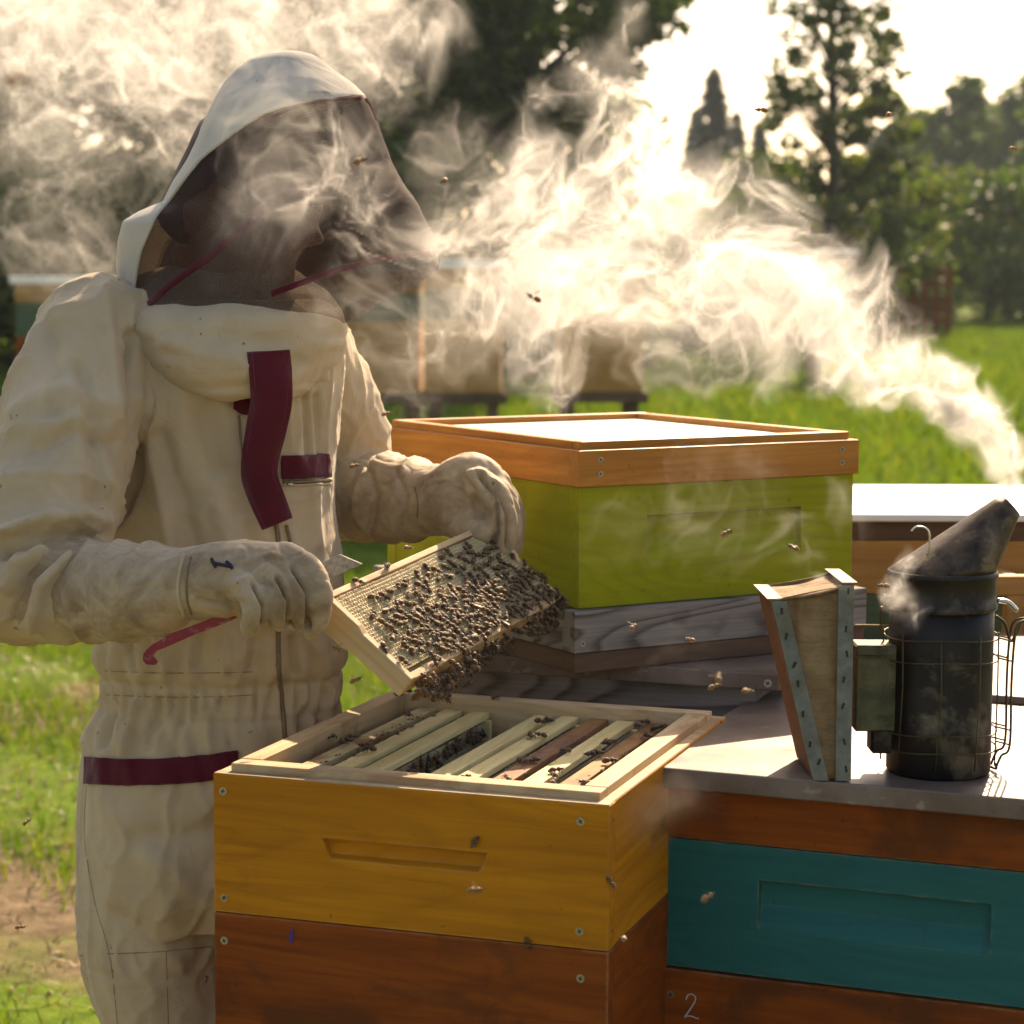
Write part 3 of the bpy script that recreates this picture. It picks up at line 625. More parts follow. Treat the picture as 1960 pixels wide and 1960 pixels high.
# bees on painted fronts
def on_front(px,py,ang,M,label,side=False):
    r=ray(px,py); n=(M.to_3x3()@(Vector((1,0,0)) if side else Vector((0,-1,0)))).normalized(); q=M@(Vector((YW,0,0)) if side else Vector((0,0,0))); t=(q-camp).dot(n)/r.dot(n); bee(frame_basis(camp+r*t+n*.0005,n,ang),label,None)
on_front(910,1611,.3,YM,'honeybee beside the hand hold of the yellow box'); on_front(1012,1805,1.2,YM,'honeybee at the seam below the yellow box'); on_front(1171,1688,1.5,YM,'honeybee on the vertical corner of the yellow box')
# bees in flight: px, py, depth, heading
fly=[(1393,1022,2.5,.2,'honeybee flying before the lime green hive'),(1516,1050,2.5,3.0,'honeybee flying above the bellows'),(1212,1203,2.45,1,'honeybee flying before the grey bottom board'),(1320,1228,2.55,2.5,'small dark honeybee hovering at the grey bottom board'),(1370,1318,2.2,.4,'honeybee flying over the brown lid'),(1378,1300,1.9,1.4,'blurred honeybee flying over the brown lid'),(1432,1328,2.0,.8,'honeybee flying close beside the bellows'),
 (911,1708,2.0,.1,'blurred honeybee in front of the yellow box'),(1358,1720,1.9,.3,'honeybee flying in front of the teal box'),(1193,1800,2.2,1.5,'honeybee flying at the seam of the rust brown box'),(1020,573,2.0,2.8,'dark honeybee flying through the bright smoke'),(1456,214,2.5,3.1,'honeybee flying before the pale sky'),(1705,223,2.5,1.0,'honeybee flying before the birch tree'),(1940,287,3.2,.5,'small honeybee flying before the distant forest'),
 (694,312,1.9,.5,'blurred honeybee flying before the veil'),(853,350,2.2,1.5,'honeybee flying beside the veil'),(682,1305,2.45,.4,'honeybee flying below the held frame'),(646,1246,2.45,3.0,'honeybee hovering under the side bar of the frame'),(54,1575,2.9,.8,'honeybee flying over the grass beside the trouser leg'),(40,1778,2.9,.3,'honeybee flying over the straw beside the trouser leg'),(680,895,2.75,.6,'honeybee flying at the far sleeve'),(1690,1125,2.4,3.3,'honeybee flying beside the smoker can'),(740,795,2.9,.6,'honeybee flying beside the hive cover'),(782,1052,2.62,.9,'honeybee standing on the top edge of the held frame')]
for px,py,Y,a,lb in fly:
    p=at(px,py,Y); M=Matrix.Translation(p)@Matrix.Rotation(a,4,'Z')@Matrix.Rotation(random.uniform(-.5,.2),4,'Y')@Matrix.Rotation(random.uniform(-.6,.6),4,'X'); bee(M,lb,None,True,1.0)
p=at(1292,1572,.48); bee(Matrix.Translation(p)@Matrix.Rotation(-.5,4,'Z')@Matrix.Rotation(-.6,4,'Y'),'large blurred honeybee flying close before the rust red rim',None,False,1.3,True)
p=at(40,165,1.0); bee(Matrix.Translation(p)@Matrix.Rotation(.2,4,'Z'),'blurred honeybee flying in the smoke above the shoulder',None,True,1.0)

# ---------------------------------------------------------------- smoker
def build_smoker():
    c0=atz(1795,1476,TZ); sc=1.0; R=.0565; Ht=.185
    r=empty('bee_smoker',c0,0,'sooty tin bee smoker with wire guard and leather bellows on the brown lid','smoker')
    n=40; ring=lambda rad,z,dx=0:[(rad*math.cos(2*math.pi*k/n)+dx,rad*math.sin(2*math.pi*k/n),z) for k in range(n)]
    b=MB(); b.loft([ring(R*.94,.0),ring(R,.004),ring(R,.05),ring(R*1.004,.052),ring(R,.054),ring(R,.14),ring(R,Ht)]); b.build('can',MAT['soot'],r,smooth=True)
    b=MB(); R2=R*1.03; b.loft([ring(R2,Ht-.004),ring(R2*1.03,Ht-.002),ring(R2*1.03,Ht+.001),ring(R2,Ht+.003),ring(R2,Ht+.030),ring(R2*1.03,Ht+.032),ring(R2*1.03,Ht+.036),ring(R2,Ht+.038)]); lid=b.build('lid_band',MAT['soot'],r,smooth=True)
    # slanting nozzle cone
    top=Ht+.0385; tip=at(1934,966,c0.y)-Vector(c0); rings=[]; tn=Vector((.74,0,.67))
    def nring(rad,ctr,nrm):
        a=Vector((nrm.z,0,-nrm.x)); return [ctr+a*(rad*math.cos(2*math.pi*j/n))+Vector((0,1,0))*(rad*math.sin(2*math.pi*j/n)) for j in range(n)]
    r0=nring(R2*.985,Vector((0,0,top)),Vector((0,0,1))); r1=nring(.0150,tip,tn.normalized())
    for k in range(13):
        t=k/12; rings.append([p.lerp(q,t)+(q-p).cross(Vector((0,1,0))).normalized()*0 for p,q in zip(r0,r1)]); continue
        rad=R2*(1-t)+.0165*t; cx=tip*t; nrm=Vector((0,0,1)).lerp(tn,t**.75).normalized(); a=Vector((nrm.z,0,-nrm.x)); bb=Vector((0,1,0)); ctr=Vector((cx.x,cx.y,top*(1-t)+tip.z*t))
        rings.append([ctr+a*(rad*math.cos(2*math.pi*j/n))+bb*(rad*math.sin(2*math.pi*j/n)) for j in range(n)])
    b=MB(); b.loft(rings,False); nz=b.build('nozzle',MAT['nozzle'],r,smooth=True); so=nz.modifiers.new('thickness','SOLIDIFY'); so.thickness=.0012
    # lid tabs, hook on the cone
    def tab(name,pts,rad,mat,parent=r,flat=1): q=MB(); q.tube(catmull(pts,5),rad,6,flat=flat); return q.build(name,MAT[mat],parent,smooth=True)
    z=Ht
    tab('lid_tab',[(R2,-.01,z+.006),(R2+.012,-.012,z+.004),(R2+.022,-.013,z-.006)],[.0028]*10+[.001],'shine')
    tab('lid_tab',[(-R2,-.02,z+.012),(-R2-.009,-.022,z+.012)],.0018,'shine')
    h=at(1762,1010,c0.y-.03)-Vector(c0); tab('hook',[(h.x-.010,-.03,h.z-.004),(h.x-.004,-.03,h.z+.001),(h.x+.006,-.03,h.z-.001),(h.x+.010,-.03,h.z-.010),(h.x+.008,-.03,h.z-.03)],.0012,'shine')
    # wire guard
    rw=.0009
    for zz in (.030,.049,.128,.152):
        rr=R+.0055; q=MB(); q.tube([(rr*math.cos(t),rr*math.sin(t),zz+.0015*math.sin(3*t)) for t in np.linspace(0,2*math.pi,49)],rw,5); q.build('guard_wire',MAT['wire'],r,smooth=True)
    for k in range(9):
        t=2*math.pi*k/9-1.75+random.uniform(-.06,.06); rr=R+.0062; out=.0
        q=MB(); q.tube([(rr*math.cos(t),rr*math.sin(t),.158),(rr*math.cos(t+.02),rr*math.sin(t+.02),.10),(rr*math.cos(t-.03),rr*math.sin(t-.03),.04),(rr*math.cos(t-.05),rr*math.sin(t-.05),.012)],rw,5); q.build('guard_wire',MAT['wire'],r,smooth=True)
    # side hook loops on the right
    for dy in (-.012,.012):
        q=MB(); q.tube(catmull([(R+.004,dy,.005),(R+.010,dy,.020),(R+.019,dy,.032),(R+.019,dy,.10),(R+.021,dy,.148),(R+.026,dy*.8,.166),(R+.042,dy*.6,.168),(R+.058,dy*.3,.160),(R+.066,0,.140)],6),.0014,6); q.build('hook_wire',MAT['wire'],r,smooth=True)
        for zz in (.036,.052,.128,.150):
            q=MB(); q.tube([(R+.004,dy,zz),(R+.020,dy,zz-.004)],.001,5); q.build('guard_wire',MAT['wire'],r)
    q=MB(); q.tube(catmull([(R2,-.004,Ht-.012),(R2+.010,-.004,Ht-.020),(R2+.018,-.002,Ht-.040),(R+.030,0,.166)],5),.0016,6); q.build('hook_wire',MAT['wire'],r,smooth=True)
    q=MB(); q.tube(catmull([(R+.003,-.012,.012),(R+.007,-.004,.004),(R+.003,.012,.003)],5),.0014,6); q.build('hook_wire',MAT['wire'],r,smooth=True)
    # bellows: two boards hinged at the bottom; nb/ft near bottom/top, back offset dv
    def L(px,py,Y): return at(px,py,Y)-Vector(c0)
    Yn=c0.y-.055; dv=Vector((-.003,.115,0)); 
    def boardpts(pb,pt): return [pb,pt,pt+dv,pb+dv]
    Lb,Lt=L(1556,1492,Yn),L(1476,1150,Yn); Rb,Rt=L(1628,1490,Yn),L(1634,1120,Yn)
    Lb.z=.0015; Rb.z=.0015
    def slab(name,P,thick,mat,parent):
        n_=(P[1]-P[0]).cross(P[3]-P[0]).normalized(); q=MB(); q.add(P+[p-n_*thick for p in P],[(0,1,2,3),(7,6,5,4),(0,4,5,1),(1,5,6,2),(2,6,7,3),(3,7,4,0)]); return q.build(name,mat,parent,bevel=.001)
    PL=boardpts(Lb,Lt); PR=boardpts(Rb,Rt)
    bl=slab('bellows_board',PL,.009,MAT['bellowswood'],r); br=slab('bellows_board',PR,-.009,MAT['bellowswood'],r)
    # leather: near, back and top panels bulging inwards
    def sheet(name,A,B,Cc,Dd,sag,dirn,nu=12,nv=16):
        q=MB(); V=[]
        for j in range(nv+1):
            for i in range(nu+1):
                u,v=i/nu,j/nv; p=A.lerp(B,u).lerp(Dd.lerp(Cc,u),v); p=p+dirn*(sag*math.sin(math.pi*u)*(.35+.65*v)+.0008*math.sin(v*37+u*9)); V.append(p)
        q.add(V,[(j*(nu+1)+i,j*(nu+1)+i+1,(j+1)*(nu+1)+i+1,(j+1)*(nu+1)+i) for j in range(nv) for i in range(nu)]); o=q.build(name,MAT['leather'],r,smooth=True); s=o.modifiers.new('t','SOLIDIFY'); s.thickness=.0015; return o
    sheet('leather_panel',PL[0],PR[0],PR[1],PL[1],-.010,Vector((0,-1,0)))
    sheet('leather_panel',PL[3],PR[3],PR[2],PL[2],-.012,Vector((0,1,0)))
    sheet('leather_panel',PL[1],PR[1],PR[2],PL[2],-.004,Vector((0,0,1)))
    # galvanised edge strips with staples
    def strip(a,c,wdir,w,off,name='edge_strip'):
        P=[a+off,c+off,c+wdir*w+off,a+wdir*w+off]; n_=(P[1]-P[0]).cross(P[3]-P[0]).normalized(); q=MB(); q.add(P+[p+n_*.0008 for p in P],[(0,1,2,3),(7,6,5,4),(0,4,5,1),(1,5,6,2),(2,6,7,3),(3,7,4,0)]); o=q.build(name,MAT['galv'],r)
        return o
    def staples(a,c,m,off):
        for k in range(m):
            p=a.lerp(c,(k+.6+random.uniform(-.22,.22))/m)+off+Vector((random.uniform(-.003,.003),0,0)); q=MB(); q.box(-.0012,.0012,-.0006,.0006,-.0035,.0035); q.build('staple',MAT['screwdark'],r,p,(0,random.uniform(-.5,.5),0))
    fo=Vector((0,-.0022,0)); X=Vector((1,0,0))
    strip(PL[0],PL[1],X,.0165,fo); strip(PR[0],PR[1],-X,.0165,fo)
    staples(PL[0]+X*.008,PL[1]+X*.008,7,fo-Vector((0,.0006,0))); staples(PR[0]-X*.007,PR[1]-X*.007,7,fo-Vector((0,.0006,0)))
    up=Vector((0,0,.0022)); strip(PL[1]-X*.004,PL[2]-X*.004,X,.0165,up); strip(PR[1]+X*.004,PR[2]+X*.004,-X,.0165,up)
    # bracket between bellows and can
    A=L(1642,1235,c0.y-.02); B=L(1690,1400,c0.y-.02); q=MB(); q.box(A.x-.002,-R+.006,-.022,.022,B.z,A.z); q.build('bracket',MAT['brass'],r,bevel=.002)
    q=MB(); q.box(-R-.020,-R+.006,-.016,.016,.022,.052); q.build('air_inlet',MAT['soot'],r,bevel=.003)
    for zz in (A.z-.012,A.z+.022):
        q=MB(); q.tube([(A.x-.004,-.022,zz),(-R,-.024,zz)],.0016,6); q.build('guard_wire',MAT['wire'],r)
    q=MB(); q.tube([(-R-.012,-.02,.155),(-R-.012,-.02,.185)],.0018,6); q.build('bracket_pin',MAT['wire'],r)
build_smoker()

# ---------------------------------------------------------------- person
def remesh(b,vox,smooth_it=6,disp=None):
    me=b.mesh('tmp',MAT['suit']); o=bpy.data.objects.new('tmp',me); COL.objects.link(o)
    r=o.modifiers.new('r','REMESH'); r.mode='VOXEL'; r.voxel_size=vox; r.use_smooth_shade=True
    s=o.modifiers.new('s','SMOOTH'); s.factor=.5; s.iterations=smooth_it
    dg=bpy.context.evaluated_depsgraph_get(); dg.update(); ev=o.evaluated_get(dg); out=bpy.data.meshes.new_from_object(ev); bpy.data.objects.remove(o); bpy.data.meshes.remove(me)
    if disp is not None:
        n=len(out.vertices); co=np.empty(n*3,np.float32); no=np.empty(n*3,np.float32); out.vertices.foreach_get('co',co); out.vertices.foreach_get('normal',no); co=co.reshape(-1,3); no=no.reshape(-1,3)
        h=disp(co,no); co=co+no*h[:,None]; out.vertices.foreach_set('co',co.astype(np.float32).ravel()); out.update()
    out.polygons.foreach_set('use_smooth',[True]*len(out.polygons)); return out
def setmat(me,m): me.materials.clear(); me.materials.append(m); return me
def chain(b,pts,n=20,seg=6,flat=1.0):
    """pts: (px,py,depth,radius m); rounded ends"""
    P=[at(p[0],p[1],p[2]) for p in pts]; R=[p[3] for p in pts]; C=catmull(P,seg); RR=list(np.interp(np.linspace(0,len(R)-1,len(C)),range(len(R)),R))
    d0=(C[0]-C[1]).normalized(); d1=(C[-1]-C[-2]).normalized()
    pre=[(C[0]+d0*RR[0]*k,RR[0]*math.sqrt(max(.02,1-k*k))) for k in (.95,.8,.5)]; post=[(C[-1]+d1*RR[-1]*k,RR[-1]*math.sqrt(max(.02,1-k*k))) for k in (.5,.8,.95)]
    C=[p for p,_ in pre]+C+[p for p,_ in post]; RR=[r for _,r in pre]+RR+[r for _,r in post]
    b.tube(C,RR,n,flat=flat); return P
PX=lambda px,py,Y: at(px,py,Y)
person=empty('person',(-.36,2.87,0),0,'beekeeper in cream suit and veiled hood lifting a comb frame','person')
def part(name,me,m=None):
    if m is not None: setmat(me,m)
    o=bpy.data.objects.new(name,me); COL.objects.link(o); o.parent=person; o.matrix_parent_inverse=Matrix.Translation((.36,-2.87,0)); return o
def torso(b,shrink=0.0):
    rows=[(520,430,120,.10),(560,405,215,.125),(600,392,255,.14),(660,392,262,.148),(740,398,258,.15),(830,405,245,.15),(920,410,236,.148),(1010,414,234,.145),(1100,418,232,.142),(1190,422,235,.142),(1250,424,240,.145),(1285,426,228,.137),(1318,427,226,.135),(1345,424,230,.138),(1400,412,243,.146),(1480,404,247,.15),(1580,402,248,.15),(1680,402,244,.145),(1740,402,220,.12)]
    rings=[]
    for y,c,hw,d in rows:
        Y0=2.87; p=at(c,y,Y0); a=hw*Y0/CAMF-shrink; d-=shrink
        rings.append([(p.x+a*math.copysign(abs(math.cos(t))**.86,math.cos(t)),Y0+d*math.copysign(abs(math.sin(t))**.9,math.sin(t)),p.z) for t in [2*math.pi*k/40 for k in range(40)]])
    b.loft(rings)
RARM=[(185,640,2.77,.075),(150,760,2.72,.082),(112,900,2.67,.085),(72,1030,2.62,.080),(55,1105,2.59,.073),(110,1136,2.555,.064)]
LARM=[(560,690,2.97,.080),(618,790,3.02,.074),(652,870,3.05,.066),(640,930,3.06,.060),(700,945,3.0,.056)]
RLEG=[(300,1620,2.85,.098),(300,1800,2.85,.095),(330,1960,2.86,.082),(340,2150,2.87,.078),(330,2500,2.9,.075),(325,2740,2.92,.08)]
LLEG=[(510,1620,2.92,.098),(520,1800,2.93,.095),(530,1960,2.94,.085),(530,2150,2.95,.08),(530,2500,2.99,.075),(530,2700,3.02,.08)]
def segdist(co,P):
    P=np.array([p[:] for p in P]); best=np.full(len(co),9.0); u=np.zeros(len(co)); acc=0
    for a,b in zip(P[:-1],P[1:]):
        d=b-a; L=np.linalg.norm(d); t=np.clip(((co-a)@d)/(L*L),0,1); q=np.linalg.norm(co-(a+t[:,None]*d),axis=1); k=q<best; best[k]=q[k]; u[k]=acc+t[k]*L; acc+=L
    return best,u
def fbm(co,f,seed=0,sx=(1,1,1)):
    return np.array([mnoise.noise(Vector((x*f*sx[0]+seed,y*f*sx[1]+seed*1.7,z*f*sx[2]-seed))) for x,y,z in co])
def proj(co):
    q=co-np.array([0,0,CZ]); c,s_=math.cos(PITCH),math.sin(PITCH); d=q[:,1]*c-q[:,2]*s_; v=q[:,1]*s_+q[:,2]*c; u=q[:,0]/d*CAMF; w=-v/d*CAMF; cr,sr=math.cos(ROLL),math.sin(ROLL)
    return np.stack([980+cr*u-sr*w,980+sr*u+cr*w],-1)
STROKES=[([(255,640),(262,760),(262,900),(225,1000)],11,-.014),([(0,1030),(80,995),(150,985),(220,1000)],15,.012),([(10,1058),(110,1026),(205,1028)],9,-.013),([(26,1190),(52,1100),(108,1048)],9,-.013),([(62,1205),(76,1125),(132,1066)],11,.011),
 ([(15,1130),(35,1085),(85,1052)],8,.010),([(30,790),(110,742),(205,775)],24,.009),([(60,860),(140,820),(220,850)],14,-.007),([(150,700),(185,830),(190,960)],16,-.008),([(90,620),(110,700),(100,790)],18,-.006),([(200,560),(215,680),(225,800)],14,.006),
 ([(275,760),(302,900),(332,1040),(322,1160)],20,.010),([(300,840),(345,960),(372,1070)],22,-.010),([(420,930),(440,1060),(505,1180)],24,.008),([(390,800),(420,900),(450,980)],26,-.008),([(470,1010),(500,1090),(520,1150)],14,-.006),
 ([(584,760),(590,870)],6,-.006),([(608,760),(614,870)],6,-.006),([(597,930),(604,1040)],12,.005),([(270,1605),(345,1600),(412,1578)],26,-.006),([(290,1640),(345,1672),(366,1700)],22,.005),([(390,1760),(372,1860)],24,-.003),([(240,1560),(300,1640),(330,1760)],30,.004),
 ([(220,1350),(200,1425)],9,-.007),([(262,1345),(240,1440)],9,.006),([(300,1345),(282,1425)],8,-.006),([(345,1345),(335,1440)],9,-.006),([(392,1345),(400,1430)],9,.005),([(430,1345),(440,1425)],8,-.006),([(590,1360),(580,1400)],8,-.007),([(560,1220),(570,1290)],7,-.005),([(240,1200),(262,1280)],8,-.006),([(300,1215),(318,1280)],8,.006),([(380,1210),(372,1280)],8,-.006),([(440,1215),(430,1280)],8,.006),([(485,1215),(478,1280)],7,-.005)]
def suit_disp(co,no):
    w1=fbm(co,7,3); w2=fbm(co,7,9); q=co+np.stack([w1,w2,w1-w2],1)*.05
    big=1-np.abs(fbm(q,6.5,1,(1.2,1.2,.55)))*2; big=np.clip(big,-1,1)
    sm=1-np.abs(fbm(q,15,5,(1.2,1.2,.6)))*2
    h=.0085*(np.clip(big,.0,1)**2-.30)+.0040*(np.clip(sm,0,1)**4-.15)+.0011*(np.clip(1-np.abs(fbm(q,34,7))*2.4,0,1)**3-.15)
    # sleeves: folds across the arm
    for pts,A,lo,hi in ((RARM,.011,.10,.52),(LARM,.010,.08,.6)):
        P=[at(*p[:3]) for p in pts]; d,u=segdist(co,P); k=np.clip((.115-d)/.03,0,1)*np.clip((u-lo)/.12,0,1)*np.clip((hi-u)/.05,0,1); ph=u*2*math.pi/.062+3.2*w1+2.0*w2+co[:,0]*20; h+=k*A*(np.abs(np.sin(ph*.5))**.7*-1+.55)
    # trouser and torso diagonal drag lines
    # elastic waist
    zw=at(426,1312,2.87).z; dz=(co[:,2]-zw); ang=np.arctan2(co[:,1]-2.87,co[:,0]+.36); arms=np.minimum(segdist(co,[at(*p[:3]) for p in RARM])[0]-.1,segdist(co,[at(*p[:3]) for p in LARM])[0]-.09)
    ok=(arms>0).astype(float); rf=np.sin(ang*52+2.5*w1*3)+.5*np.sin(ang*87+5*w2)
    h+=ok*.0030*rf*np.exp(-(dz/.020)**2)+ok*.0042*np.sin(ang*24+3*w2*3)*np.exp(-((np.abs(dz)-.045)/.03)**2)
    h+=ok*(.0035*(np.exp(-((dz-.021)/.004)**2)*-1-np.exp(-((dz+.021)/.004)**2)))
    # creases and drag lines of the cloth: polyline, width, height
    pp=proj(co); fc=np.clip(-(no[:,1])*1.6,0,1)
    for pl,w,A in STROKES:
        A*=1.5
        P=np.array(pl,float); best=np.full(len(co),1e9)
        for a,b_ in zip(P[:-1],P[1:]):
            d=b_-a; t=np.clip(((pp-a)@d)/(d@d),0,1); best=np.minimum(best,np.linalg.norm(pp-(a+t[:,None]*d),axis=1))
        h+=A*np.exp(-(best/w)**2)*fc
    # stitched seams
    zk=at(300,1826,2.86).z; h-=.0016*np.exp(-((co[:,2]-zk)/.003)**2)
    return h
b=MB(); torso(b); chain(b,RARM); chain(b,LARM); chain(b,RLEG); chain(b,LLEG)
suit_me=remesh(b,.0043,4,suit_disp); SUIT=part('suit',suit_me,MAT['suit'])
def bvh(me): return BVHTree.FromPolygons([v.co[:] for v in me.vertices],[p.vertices[:] for p in me.polygons])
SB=bvh(suit_me)
def cast(tree,px,py,off=.003):
    r=ray(px,py).normalized(); h=tree.ray_cast(camp,r)
    if h[0] is None: return None
    return h[0]+(h[1]*.5-r*.5).normalized()*off
def drape(name,tree,top,bot,mat,off=.0035,n=24,thick=.0018,m=4):
    T=[Vector((*p,0)) for p in top]; B=[Vector((*p,0)) for p in bot]; tc=catmull(T,n); bc=catmull(B,n); k=min(len(tc),len(bc)); rows=[]
    for i in range(k):
        row=[]
        for j in range(m+1):
            q=tc[i].lerp(bc[i],j/m); h=cast(tree,q.x,q.y,off); row.append(h)
        if all(x is not None for x in row): rows.append(row)
    b=MB(); V=[p for r in rows for p in r]; w=m+1
    b.add(V,[(i*w+j,(i+1)*w+j,(i+1)*w+j+1,i*w+j+1) for i in range(len(rows)-1) for j in range(m)])
    o=part(name,b.mesh(name,mat,True)); s=o.modifiers.new('t','SOLIDIFY'); s.thickness=thick; s.offset=0; return o
def cord(name,tree,pts,rad,mat,off=.002,n=10):
    C=catmull([Vector((*p,0)) for p in pts],n); H=[cast(tree,p.x,p.y,off) for p in C]; H=[h for h in H if h is not None]; b=MB(); b.tube(H,rad,6); return part(name,b.mesh(name,mat,True))
drape('hip_stripe',SB,[(164,1448),(240,1452),(340,1450),(456,1436)],[(163,1500),(240,1503),(340,1500),(456,1489)],MAT['maroon'])
drape('pocket_stripe',SB,[(538,872),(585,871),(628,868)],[(538,917),(585,916),(632,913)],MAT['maroon'])
cord('pocket_zip',SB,[(541,922),(590,922),(633,919)],.0022,MAT['zip'],.001); cord('pocket_zip',SB,[(541,928),(590,928),(633,926)],.0014,MAT['suit'],.001)
cord('front_zip',SB,[(528,1000),(534,1060),(532,1200),(534,1290),(543,1380),(546,1420)],.0030,MAT['zip'],.0015); cord('front_zip',SB,[(548,1005),(560,1060),(566,1090)],.0022,MAT['zip'],.0015)
cord('zip_cord',SB,[(457,795),(462,850),(466,880)],.0016,MAT['zip'],.001)
cord('side_seam',SB,[(166,1505),(162,1600),(180,1720),(210,1830),(225,1960)],.0007,MAT['seam'],-.0002); cord('knee_seam',SB,[(205,1826),(300,1822),(405,1812)],.0007,MAT['seam'],-.0002); cord('knee_seam',SB,[(318,1822),(322,1960)],.0007,MAT['seam'],-.0002)
cord('waist_stitching',SB,[(200,1284),(300,1288),(400,1288),(485,1286)],.0005,MAT['seam'],0); cord('waist_stitching',SB,[(205,1330),(300,1334),(400,1334),(485,1330)],.0005,MAT['seam'],0)
q=MB(); z0=at(553,926,2.70); h=cast(SB,553,926,.004); q.tube([h+Vector((-.008,0,.001)),h+Vector((.004,-.001,-.001))],.0018,6); part('zip_pull',q.mesh('zip_pull',MAT['shine'],True))
# maroon flap hanging from the cowl in an S curve
C=catmull([Vector((514,672,0)),Vector((518,720,0)),Vector((520,770,0)),Vector((510,820,0)),Vector((499,870,0)),Vector((498,910,0)),Vector((512,955,0)),Vector((530,1002,0))],6); Wd=lerp_list([40,40,39,38,35,34,33,30],len(C)); rows=[]
for i,p in enumerate(C):
    Yd=np.interp(p.y,[672,740,820,900,1002],[2.664,2.660,2.674,2.694,2.712]); d=(C[min(i+1,len(C)-1)]-C[max(i-1,0)]).normalized(); nx=Vector((d.y,-d.x,0))
    rows.append([at(p.x+nx.x*Wd[i]*s,p.y+nx.y*Wd[i]*s,Yd+.006*abs(s)+.005*math.sin(i*.35)*s) for s in (-1,-.5,0,.5,1)])
b=MB(); b.add([p for r in rows for p in r],[(i*5+j,i*5+j+1,(i+1)*5+j+1,(i+1)*5+j) for i in range(len(rows)-1) for j in range(4)]); o=part('hook_and_loop_flap',b.mesh('flap',MAT['maroon'],True)); s=o.modifiers.new('t','SOLIDIFY'); s.thickness=.003
for js in (.12,.88):
    q=MB(); q.tube([r[0].lerp(r[4],js)+Vector((0,-.0042,0)) for r in rows],.0006,5); part('flap_stitching',q.mesh('flap_stitching',MAT['stitch'],True))
drape('flap_tab',SB,[(446,742),(462,736),(482,735)],[(446,782),(462,792),(484,794)],MAT['maroon'],.006)

# cowl: the hood's bag of cloth resting on the chest
cwl=[(575,300,600,2.82,.10),(600,262,632,2.82,.125),(625,256,643,2.825,.140),(655,258,644,2.828,.150),(690,282,641,2.83,.158),(716,318,634,2.832,.160),(736,352,620,2.834,.155),(748,392,600,2.838,.146),(748,402,582,2.842,.135),(738,410,566,2.846,.125)]
V_=[];ns_=120
C_=[]
for (y0,l0,r0,d0,b0),(y1,l1,r1,d1,b1) in zip(cwl[:-1],cwl[1:]):
    for k in range(5):
        t=k/5; C_.append(tuple(p+(q_-p)*t for p,q_ in ((y0,y1),(l0,l1),(r0,r1),(d0,d1),(b0,b1))))
C_.append(cwl[-1])
for i,(y,xl,xr,Y0,bd) in enumerate(C_):
    p=at((xl+xr)/2,y,Y0); a=(xr-xl)/2*Y0/CAMF
    for k in range(ns_):
        t=2*math.pi*k/ns_; ct,st=math.cos(t),math.sin(t); x=p.x+a*math.copysign(abs(ct)**.92,ct); yv=Y0+bd*math.copysign(abs(st)**.92,st)
        q_=Vector((x*7,yv*7,p.z*16)); f=.024*(.35-abs(mnoise.noise(q_+Vector((2,5,1)))))+.012*(.3-abs(mnoise.noise(q_*2.3)))
        V_.append((x+f*ct,yv+f*st,p.z+.010*mnoise.noise(Vector((math.cos(t)*2.2,math.sin(t)*2.2,1.7)))*(i/len(C_))))
F_=[(i*ns_+k,i*ns_+(k+1)%ns_,(i+1)*ns_+(k+1)%ns_,(i+1)*ns_+k) for i in range(len(C_)-1) for k in range(ns_)]
o=part('cowl',npmesh('cowl',np.array(V_),np.array(F_),MAT['suit'],True)); s=o.modifiers.new('t','SOLIDIFY'); s.thickness=.003; s.offset=-1
# ---- hood and veil
lv=[(104,530,570),(108,508,588),(116,486,606),(135,462,630),(160,441,666),(190,422,703),(230,402,722),(270,385,736),(310,365,749),(350,342,770),(390,325,796),(412,276,806),(430,246,816),(465,237,831),(495,235,839),(515,235,834),(540,238,795),(570,243,742),(600,249,694),(625,256,645),(655,268,604)]
ly=np.array([l[0] for l in lv],float); HY=2.83; nl=170; n1=90; n2=90; ns=n1+n2
def ringpx(y): return np.interp(y,ly,[l[1] for l in lv]),np.interp(y,ly,[l[2] for l in lv])
bx_=np.array([(183,712),(188,688),(196,640),(205,592),(222,530),(245,490),(270,455),(310,408),(350,374),(390,342),(430,320),(480,294),(520,281),(560,273),(600,269),(622,275),(660,300)],float)
yy=np.concatenate([np.array([104,105.5,108,112]),np.linspace(118,655,nl-4)]); V=[];tbs=[]
for y in yy:
    xl,xr=ringpx(y); c=(xl+xr)/2; hw=(xr-xl)/2; p=at(c,y,HY); a=hw*HY/CAMF; bd=min(a*.95,.132)*np.interp(y,[104,200,400,655],[.9,1,1,.92])
    tb=math.acos(max(-.995,min(.9999,(np.interp(y,bx_[:,0],bx_[:,1])-c)/hw))) if y>183 else .004; tbs.append(tb)
    for t in np.concatenate([np.linspace(-tb,tb,n1+1)[:-1],np.linspace(tb,2*math.pi-tb,n2+1)[:-1]]):
        ct,st=math.cos(t),math.sin(t); front=max(0,ct)
        x=p.x+a*ct; dy=bd*math.copysign(abs(st)**(1.0-.12*(1-front)),st)*(1-.30*front**2)
        f=mnoise.noise(Vector((x*9,dy*9,p.z*7)))*.006+(.5-abs(mnoise.noise(Vector((x*16+4,dy*14,p.z*9)))))*.005
        V.append((x+f*ct,HY+dy+f*st,p.z+.002*mnoise.noise(Vector((x*20,dy*20,3)))))
F=[];isveil=[]
for i in range(len(yy)-1):
    for k in range(ns):
        j=(k+1)%ns
        if k<n1 and tbs[i]<.01 and tbs[i+1]<.01 and k!=0: pass
        F.append((i*ns+k,i*ns+j,(i+1)*ns+j,(i+1)*ns+k)); isveil.append(k<n1 and tbs[i+1]>.01)
V=np.array(V); F=np.array(F); isveil=np.array(isveil)
